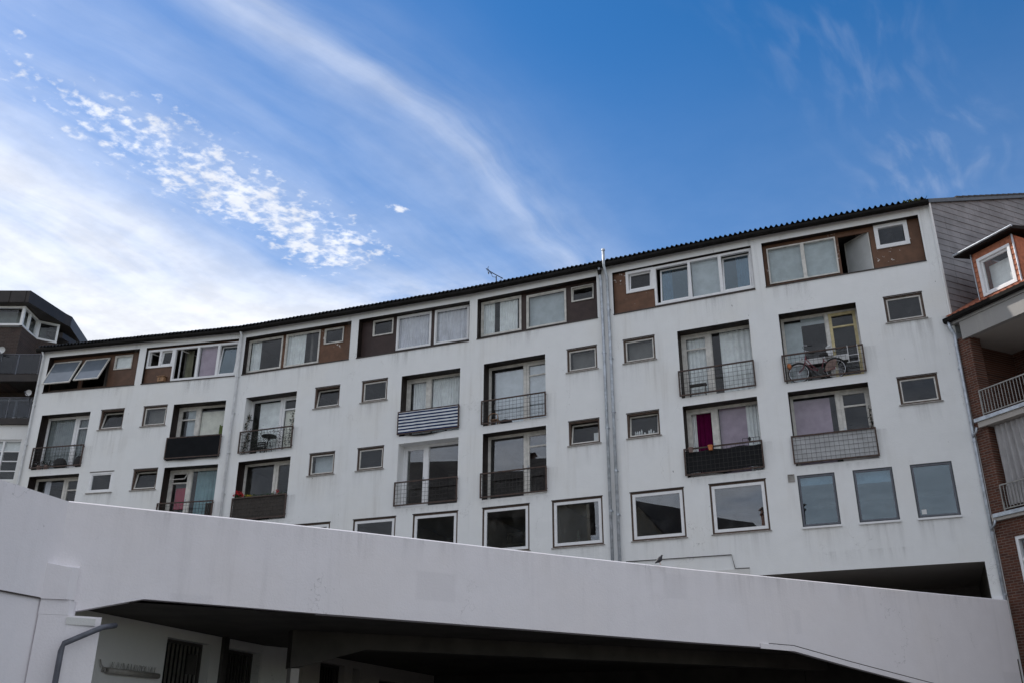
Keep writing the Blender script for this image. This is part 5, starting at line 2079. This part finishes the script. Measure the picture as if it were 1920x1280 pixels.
mb = MB()
for z in (10.70, 10.82):
    mb.bar(F5b.p(4.45, -0.05, z), F5b.p(5.0, -0.05, z), 0.012)
for t in (4.45, 4.62, 4.8, 5.0):
    mb.bar(F5b.p(t, -0.05, 10.60), F5b.p(t, -0.05, 10.82), 0.012)
mb.build('wire_frame', 'wire', wb_)
lump(F5b.p(4.68, -0.03, 10.70), 0.045, 0.04, 0.075, 4, 'black', 'dark_jar', 'small dark jar on the wire basket by the lilac curtain', 'jar')

# right balcony: bicycle, drying rack, orange bag, white board
F6b = BAY[6]
OBK = -0.16
ZF = 12.48
bk = thing('bicycle', F6b.p(1.4, OBK, ZF), 'pink step-through bicycle standing behind the wire railing of a balcony', 'bicycle')


def bp(t, z, o=0.0):
    return F6b.p(t, OBK + o, z)


FWc, RWc, WR = (0.83, 12.815), (1.97, 12.815), 0.33
for c in (FWc, RWc):
    mb = MB()
    n = 28
    ring = [bp(c[0] + WR * math.cos(2 * math.pi * k / n), c[1] + WR * math.sin(2 * math.pi * k / n)) for k in range(n + 1)]
    mb.tube(ring, 0.017, 8, cap=False)
    w = mb.build('wheel', 'rubber', bk, True)
    mb = MB()
    ring = [bp(c[0] + (WR - 0.028) * math.cos(2 * math.pi * k / n), c[1] + (WR - 0.028) * math.sin(2 * math.pi * k / n)) for k in range(n + 1)]
    mb.tube(ring, 0.010, 6, cap=False)
    mb.build('rim', 'chrome', w, True)
    mb = MB()
    for k in range(18):
        a = 2 * math.pi * k / 18
        mb.bar(bp(*c, 0.02 if k % 2 else -0.02), bp(c[0] + (WR - 0.03) * math.cos(a), c[1] + (WR - 0.03) * math.sin(a)), 0.004)
    stuff(mb.build('spokes', 'chrome', w))
    mb = MB()
    ring = [bp(c[0] + (WR + 0.03) * math.cos(a_), c[1] + (WR + 0.03) * math.sin(a_)) for a_ in [R(15 + 7.5 * k) for k in range(19)]]
    mb.tube(ring, 0.016, 6)
    mb.build('mudguard', 'black', w, True)
BBk = (1.52, 12.78)
SEATT, HEADT, HEADB = (1.66, 13.22), (1.10, 13.38), (1.04, 13.10)
mb = MB()
mb.tube([bp(*HEADT), bp(*HEADB)], 0.019, 8)
mb.tube([bp(1.085, 13.30), bp(1.30, 12.98), bp(*BBk)], 0.016, 8)
mb.tube([bp(1.06, 13.18), bp(1.24, 12.90), bp(1.50, 12.80)], 0.016, 8)
mb.tube([bp(*SEATT), bp(*BBk)], 0.016, 8)
for s in (0.05, -0.05):
    mb.tube([bp(*BBk, s * .5), bp(*RWc, s)], 0.010, 6)
    mb.tube([bp(1.64, 13.15, s * .3), bp(*RWc, s)], 0.009, 6)
    mb.tube([bp(*HEADB, s * .5), bp(0.99, 12.98, s), bp(*FWc, s)], 0.011, 6)
mb.build('frame', 'pink_paint', bk, True)
mb = MB()
mb.tube([bp(*HEADT), bp(1.11, 13.56), bp(1.09, 13.60)], 0.012, 8)
for s in (1, -1):
    mb.tube([bp(1.09, 13.60), bp(1.05, 13.63, 0.15 * s), bp(1.12, 13.65, 0.25 * s), bp(1.32, 13.60, 0.26 * s)], 0.011, 8)
hb = mb.build('handlebar', 'chrome', bk, True)
for s in (1, -1):
    mb = MB()
    mb.tube([bp(1.21, 13.63, 0.262 * s), bp(1.36, 13.59, 0.262 * s)], 0.019, 8)
    mb.build('grip', 'black', hb, True)
mb = MB()
prism_pts = [(1.53, 0.03), (1.68, 0.09), (1.80, 0.085), (1.80, -0.085), (1.68, -0.09), (1.53, -0.03)]
lo = [bp(t, 13.30, o) for t, o in prism_pts]
hi = [bp(t, 13.37, o) for t, o in prism_pts]
for i in range(6):
    j = (i + 1) % 6
    mb.face([lo[i], lo[j], hi[j], hi[i]])
mb.face(hi)
mb.face(list(reversed(lo)))
mb.build('saddle', 'black', bk)
mb = MB()
mb.tube([bp(1.66, 13.22), bp(1.68, 13.30)], 0.012, 6)
mb.build('seat_post', 'chrome', bk)
mb = MB()
mb.bar(bp(1.72, 13.17, 0.06), bp(2.15, 13.19, 0.06), 0.012)
mb.bar(bp(1.72, 13.17, -0.06), bp(2.15, 13.19, -0.06), 0.012)
mb.bar(bp(2.13, 13.19, 0.06), bp(1.99, 12.83, 0.07), 0.010)
for k in range(5):
    mb.bar(bp(1.75 + k * 0.09, 13.18, 0.06), bp(1.75 + k * 0.09, 13.18, -0.06), 0.008)
mb.build('luggage_rack', 'wire', bk)
mb = MB()
q = [bp(*RWc, 0.05)] + [bp(RWc[0] + 0.31 * math.cos(R(a)), RWc[1] + 0.31 * math.sin(R(a)), 0.05) for a in range(75, 196, 12)]
mb.face(q)
q2 = [bp(*RWc, 0.045)] + [bp(RWc[0] + 0.31 * math.cos(R(a)), RWc[1] + 0.31 * math.sin(R(a)), 0.045) for a in range(75, 196, 12)]
mb.face(list(reversed(q2)))
mb.build('skirt_guard', 'pot_brown', bk)
mb = MB()
mb.tube([bp(*BBk, 0.06), bp(*BBk, 0.07)], 0.09, 18)
mb.bar(bp(*BBk, 0.085), bp(1.60, 12.63, 0.085), 0.02)
mb.box(F6b, 1.55, 1.65, OBK + 0.09, OBK + 0.17, 12.61, 12.635)
mb.build('crank', 'wire', bk)
mb = MB()
mb.tube([bp(1.0, 13.30, 0.0), bp(0.94, 13.30, 0.0)], [0.035, 0.05], 10)
mb.build('headlight', 'chrome', bk)
lump(F6b.p(0.55, -0.12, 12.98), 0.075, 0.06, 0.10, 8, 'terracotta', 'orange_bag', 'small orange bag beside the front wheel of the bicycle', 'bag')
mb = MB()
mb.box(F6b, 0.70, 2.42, -0.36, -0.33, 13.14, 13.33)
tag(mb.build('white_board', 'white_plastic'), 'long white board leaning behind the bicycle', 'board')
mb = MB()
mb.box(F6b, 1.75, 1.95, -0.30, -0.27, 13.33, 13.64)
mb.tube([F6b.p(1.80, -0.285, 13.62), F6b.p(1.90, -0.285, 13.66)], 0.05, 8)
tag(mb.build('white_seat_back', 'white_plastic'), 'top of a white plastic chair back above the bicycle', 'chair')
rk = thing('drying_rack', F6b.p(2.6, -0.05, 12.9), 'white wire drying rack hooked on the railing beside the bicycle', 'rack')
mb = MB()
for t in (2.42, 2.72):
    mb.bar(F6b.p(t, 0.11, 12.86), F6b.p(t, 0.11, 13.44), 0.018)
for z in (12.87, 13.10):
    mb.bar(F6b.p(2.36, 0.11, z), F6b.p(2.75, 0.11, z), 0.016)
mb.build('rack_frame', 'white_plastic', rk)
mb = MB()
for t in (2.42, 2.72):
    mb.bar(F6b.p(t, 0.11, 13.44), F6b.p(t, 0.05, 13.46), 0.014)
mb.build('hook', 'white_plastic', rk)
# trailing plant, lower right balcony
tp = thing('trailing_plant', F6b.p(2.8, -0.3, 11.0), 'dark trailing plant at the right of the balcony with the white sheet', 'plant')
mb = MB()
leafcloud(mb, [F6b.p(2.80, -0.15, 10.7 + 0.05 * k) for k in range(14)], 120, 0.04, (0.03, 0.04, 0.05))
stuff(mb.build('leaves', 'leaf_dark', tp))
mb = MB()
mb.tube([F6b.p(2.80, -0.15, 10.5), F6b.p(2.80, -0.16, 11.35)], 0.008, 5)
mb.build('stem', 'wood', tp)
# wicker chair on the second-bay lower balcony
F1 = BAY[1]
wc = thing('wicker_chair', F1.p(4.15, -0.22, 9.72), 'grey wicker chair back at the right of the teal-curtained balcony', 'chair')
mb = MB()
mb.board(F1, (3.95, 4.40, 10.1, 10.66), [(4.02 + 0.07 * i, 4.05 + 0.07 * i, 10.16, 10.6) for i in range(5)], -0.34, -0.30)
mb.build('backrest', 'mat_reed', wc)
mb = MB()
mb.box(F1, 3.95, 4.40, -0.30, -0.02, 10.06, 10.10)
mb.build('seat', 'mat_reed', wc)
for t in (3.96, 4.36):
    for o in (-0.30, -0.05):
        mb = MB()
        mb.box(F1, t, t + 0.035, o, o + 0.035, 9.72, 10.06)
        mb.build('leg', 'mat_reed', wc)
mb = MB()
mb.box(F1, 4.12, 4.42, -0.42, -0.40, 13.2, 13.95)
mb.box(F1, 4.08, 4.12, -0.43, -0.39, 13.0, 14.0)
tag(mb.build('leaning_panel', 'leaf_sheet'), 'olive green panel standing at the right behind the black screen', 'panel')
# bird box on the ledge
bx_ = thing('bird_box', F1.p(1.25, -0.02, 16.0), 'small wooden bird box on the ledge of the second top opening', 'bird box')
mb = MB()
mb.box(F1, 1.08, 1.38, -0.12, 0.06, 16.03, 16.24)
mb.build('body', 'wood', bx_)
mb = MB()
mb.hexa([F1.p(1.05, 0.10, 16.24), F1.p(1.41, 0.10, 16.24), F1.p(1.41, -0.13, 16.27), F1.p(1.05, -0.13, 16.27), F1.p(1.05, 0.10, 16.265), F1.p(1.41, 0.10, 16.265), F1.p(1.41, -0.13, 16.30), F1.p(1.05, -0.13, 16.30)])
mb.build('lid', 'wood', bx_)
mb = MB()
mb.tube([F1.p(1.18, 0.055, 16.14), F1.p(1.18, 0.064, 16.14)], 0.025, 10)
mb.build('entry_hole', 'black', bx_)
# bottles on the window ledge
for i, (dt, h, r) in enumerate(((0.10, 0.16, 0.028), (0.17, 0.16, 0.028), (0.24, 0.17, 0.030), (0.32, 0.21, 0.030), (0.43, 0.10, 0.035), (0.58, 0.15, 0.03), (0.65, 0.19, 0.03), (0.74, 0.12, 0.03))):
    t = SMALL_T[5][0] + 0.12 + dt
    z0 = SB[0] + 0.13
    mb = MB()
    mb.tube([F5b.p(t, -0.24, z0), F5b.p(t, -0.24, z0 + h * 0.75), F5b.p(t, -0.24, z0 + h * 0.83), F5b.p(t, -0.24, z0 + h)], [r, r, r * 0.5, r * 0.5], 10)
    order = ['first', 'second', 'third', 'tall fourth', 'squat fifth', 'sixth', 'tall seventh', 'last'][i]
    tag(mb.build('bottle', 'white_plastic', None, True), order + ' white bottle from the left on the small window ledge right of the downpipes', 'bottle', 'bottles on the small window ledge')
mb = MB()
mb.box(F5b, SMALL_T[5][0] + 0.08, SMALL_T[5][1] - 0.08, -0.3, -0.17, SB[0] + 0.09, SB[0] + 0.125)
tag(mb.build('window_shelf', 'white_plastic'), 'white inner ledge carrying the row of bottles', 'shelf')
mb = MB()
mb.box(BAY[4], 4.72, 4.90, -0.24, -0.22, 11.42, 11.72)
tag(mb.build('paper_card', 'white_plastic'), 'white card in the corner of the tilted small window by the downpipes', 'card')
# small statue and plants in the ground-row window
sv = thing('window_figurine', BAY[4].p(4.06, -0.2, 7.95), 'little dark cactus in the ground-row window left of the downpipes', 'cactus')
mb = MB()
mb.tube([BAY[4].p(4.06, -0.2, 7.95), BAY[4].p(4.06, -0.2, 8.06)], [0.06, 0.08], 10)
mb.build('pot', 'black', sv)
mb = MB()
mb.tube([BAY[4].p(4.06, -0.2, 8.06), BAY[4].p(4.05, -0.2, 8.2), BAY[4].p(4.06, -0.2, 8.34)], [0.03, 0.04, 0.012], 8)
mb.build('stem', 'leaf_dark', sv, True)
# shelves inside the room with the lit tube
bsf = thing('bookshelf', BAY[4].p(0.9, -3.2, 6.76), 'dim wide shelf unit inside the ground-row room with the lit tube', 'shelf')
for k in range(6):
    mb = MB()
    mb.box(BAY[4], 0.1, 2.2, -3.4, -3.05, 7.0 + 0.42 * k, 7.03 + 0.42 * k)
    mb.build('shelf_board', 'sill_grey', bsf)
for t in (0.1, 0.8, 1.5, 2.17):
    mb = MB()
    mb.box(BAY[4], t, t + 0.03, -3.4, -3.05, 6.77, 9.13)
    mb.build('upright', 'sill_grey', bsf)
# lit tube inside the ground-row room
tl = thing('ceiling_tube', BAY[4].p(1.75, -1.6, 9.4), 'lit fluorescent tube on the ceiling inside a ground-row room', 'lamp')
mb = MB()
mb.box(BAY[4], 1.72, 1.80, -2.3, -1.1, 9.44, 9.495)
mb.build('housing', 'white_plastic', tl)
mb = MB()
mb.tube([BAY[4].p(1.76, -2.25, 9.42), BAY[4].p(1.76, -1.15, 9.42)], 0.016, 8)
mb.build('tube', 'tube_lit', tl)

mb = MB()
mb.box(BAY[6], 3.80, 3.93, -0.032, -0.030, 7.90, 8.04)
tag(mb.build('paper_sticker', 'white_plastic'), 'small pale sticker in the corner of the last flush pane', 'sticker')
blind(BAY[6], 0.45, 1.46, 9.10, 9.36, -0.14, 'blind_sky_grey', 'short pale blind at the head of the first flush pane')
blind(BAY[6], 2.10, 3.12, 9.00, 9.36, -0.14, 'blind_sky_grey', 'short pale blind at the head of the middle flush pane')

# ------------------------------------------------------------------ aerial and bird
an = thing('roof_aerial', F4.p(1.0, -0.1, 18.25), 'bent rooftop aerial standing on the dark corrugated eave', 'aerial')
AP = lambda t, z, o=0.02: F4.p(t, o, z)
mb = MB()
mb.tube([AP(1.00, 18.18), AP(0.99, 18.47), AP(0.99, 18.52)], 0.022, 8)
mb.build('mast', 'black', an)
mb = MB()
mb.tube([AP(0.66, 18.83), AP(0.95, 18.60), AP(1.28, 18.36)], 0.018, 6)
mb.build('boom', 'black', an)
mb = MB()
mb.tube([AP(0.99, 18.47), AP(0.84, 18.52), AP(0.80, 18.60), AP(0.80, 18.70)], 0.010, 6)
mb.tube([AP(1.20, 18.41), AP(1.20, 18.30)], 0.010, 6)
mb.build('brace', 'black', an)
mb = MB()
mb.tube([AP(0.68, 18.81), AP(0.62, 18.90), AP(0.63, 18.98), AP(0.67, 19.02)], [0.02, 0.016, 0.012, 0.006], 6)
for dz_ in (-0.06, 0.0, 0.06):
    mb.tube([AP(0.67, 18.80, -0.25), AP(0.655, 18.82 + dz_, 0.02), AP(0.67, 18.80, 0.3)], 0.006, 5)
mb.tube([AP(0.64, 18.78), AP(0.66, 18.68)], 0.018, 6)
mb.build('director_rods', 'black', an)

bpos = Vector((3.31, 21.40, 5.35))
bird = thing('bird', tuple(bpos), 'small dark bird perched on the deck parapet below the large windows', 'bird')
# body as one lathed, bent surface from tail to bill, facing right
axis = [(-0.125, 0.022, 0.008, 0.010), (-0.095, 0.040, 0.014, 0.018), (-0.060, 0.066, 0.034, 0.036), (-0.020, 0.096, 0.052, 0.054), (0.015, 0.126, 0.050, 0.054), (0.038, 0.156, 0.036, 0.038), (0.048, 0.180, 0.028, 0.028), (0.057, 0.198, 0.026, 0.025), (0.070, 0.206, 0.017, 0.016), (0.081, 0.206, 0.006, 0.006), (0.104, 0.203, 0.001, 0.001)]
bd = Vector((0.83, 0.35, 0)).normalized()
bs = Vector((-bd.y, bd.x, 0))
mb = MB()
nn = 12
for (x, z, ry, rz) in axis:
    for j in range(nn):
        a = 2 * math.pi * j / nn
        p = bpos + bd * (x - rz * math.sin(a) * 0.5) + bs * (ry * math.cos(a)) + Vector((0, 0, z + rz * math.sin(a) * 0.86))
        mb.v.append(tuple(p))
for i in range(len(axis) - 1):
    for j in range(nn):
        j2 = (j + 1) % nn
        mb.f.append((i * nn + j, i * nn + j2, (i + 1) * nn + j2, (i + 1) * nn + j))
        mb.mi.append(0)
mb.f.append(tuple(range(nn)))
mb.mi.append(0)
mb.build('body', 'bird_dark', bird, True)
for s in (1, -1):
    mb = MB()
    q = bpos + bs * (0.014 * s)
    mb.tube([q + bd * 0.005 + Vector((0, 0, 0.075)), q + bd * -0.004 + Vector((0, 0, 0.035)), q + bd * 0.004 + Vector((0, 0, 0.003))], 0.003, 5)
    for a in (-0.5, 0, 0.5):
        mb.bar(q + Vector((0, 0, 0.004)), q + bd * 0.026 + bs * (0.014 * a) + Vector((0, 0, 0.004)), 0.003)
    mb.build('leg', 'terracotta', bird)
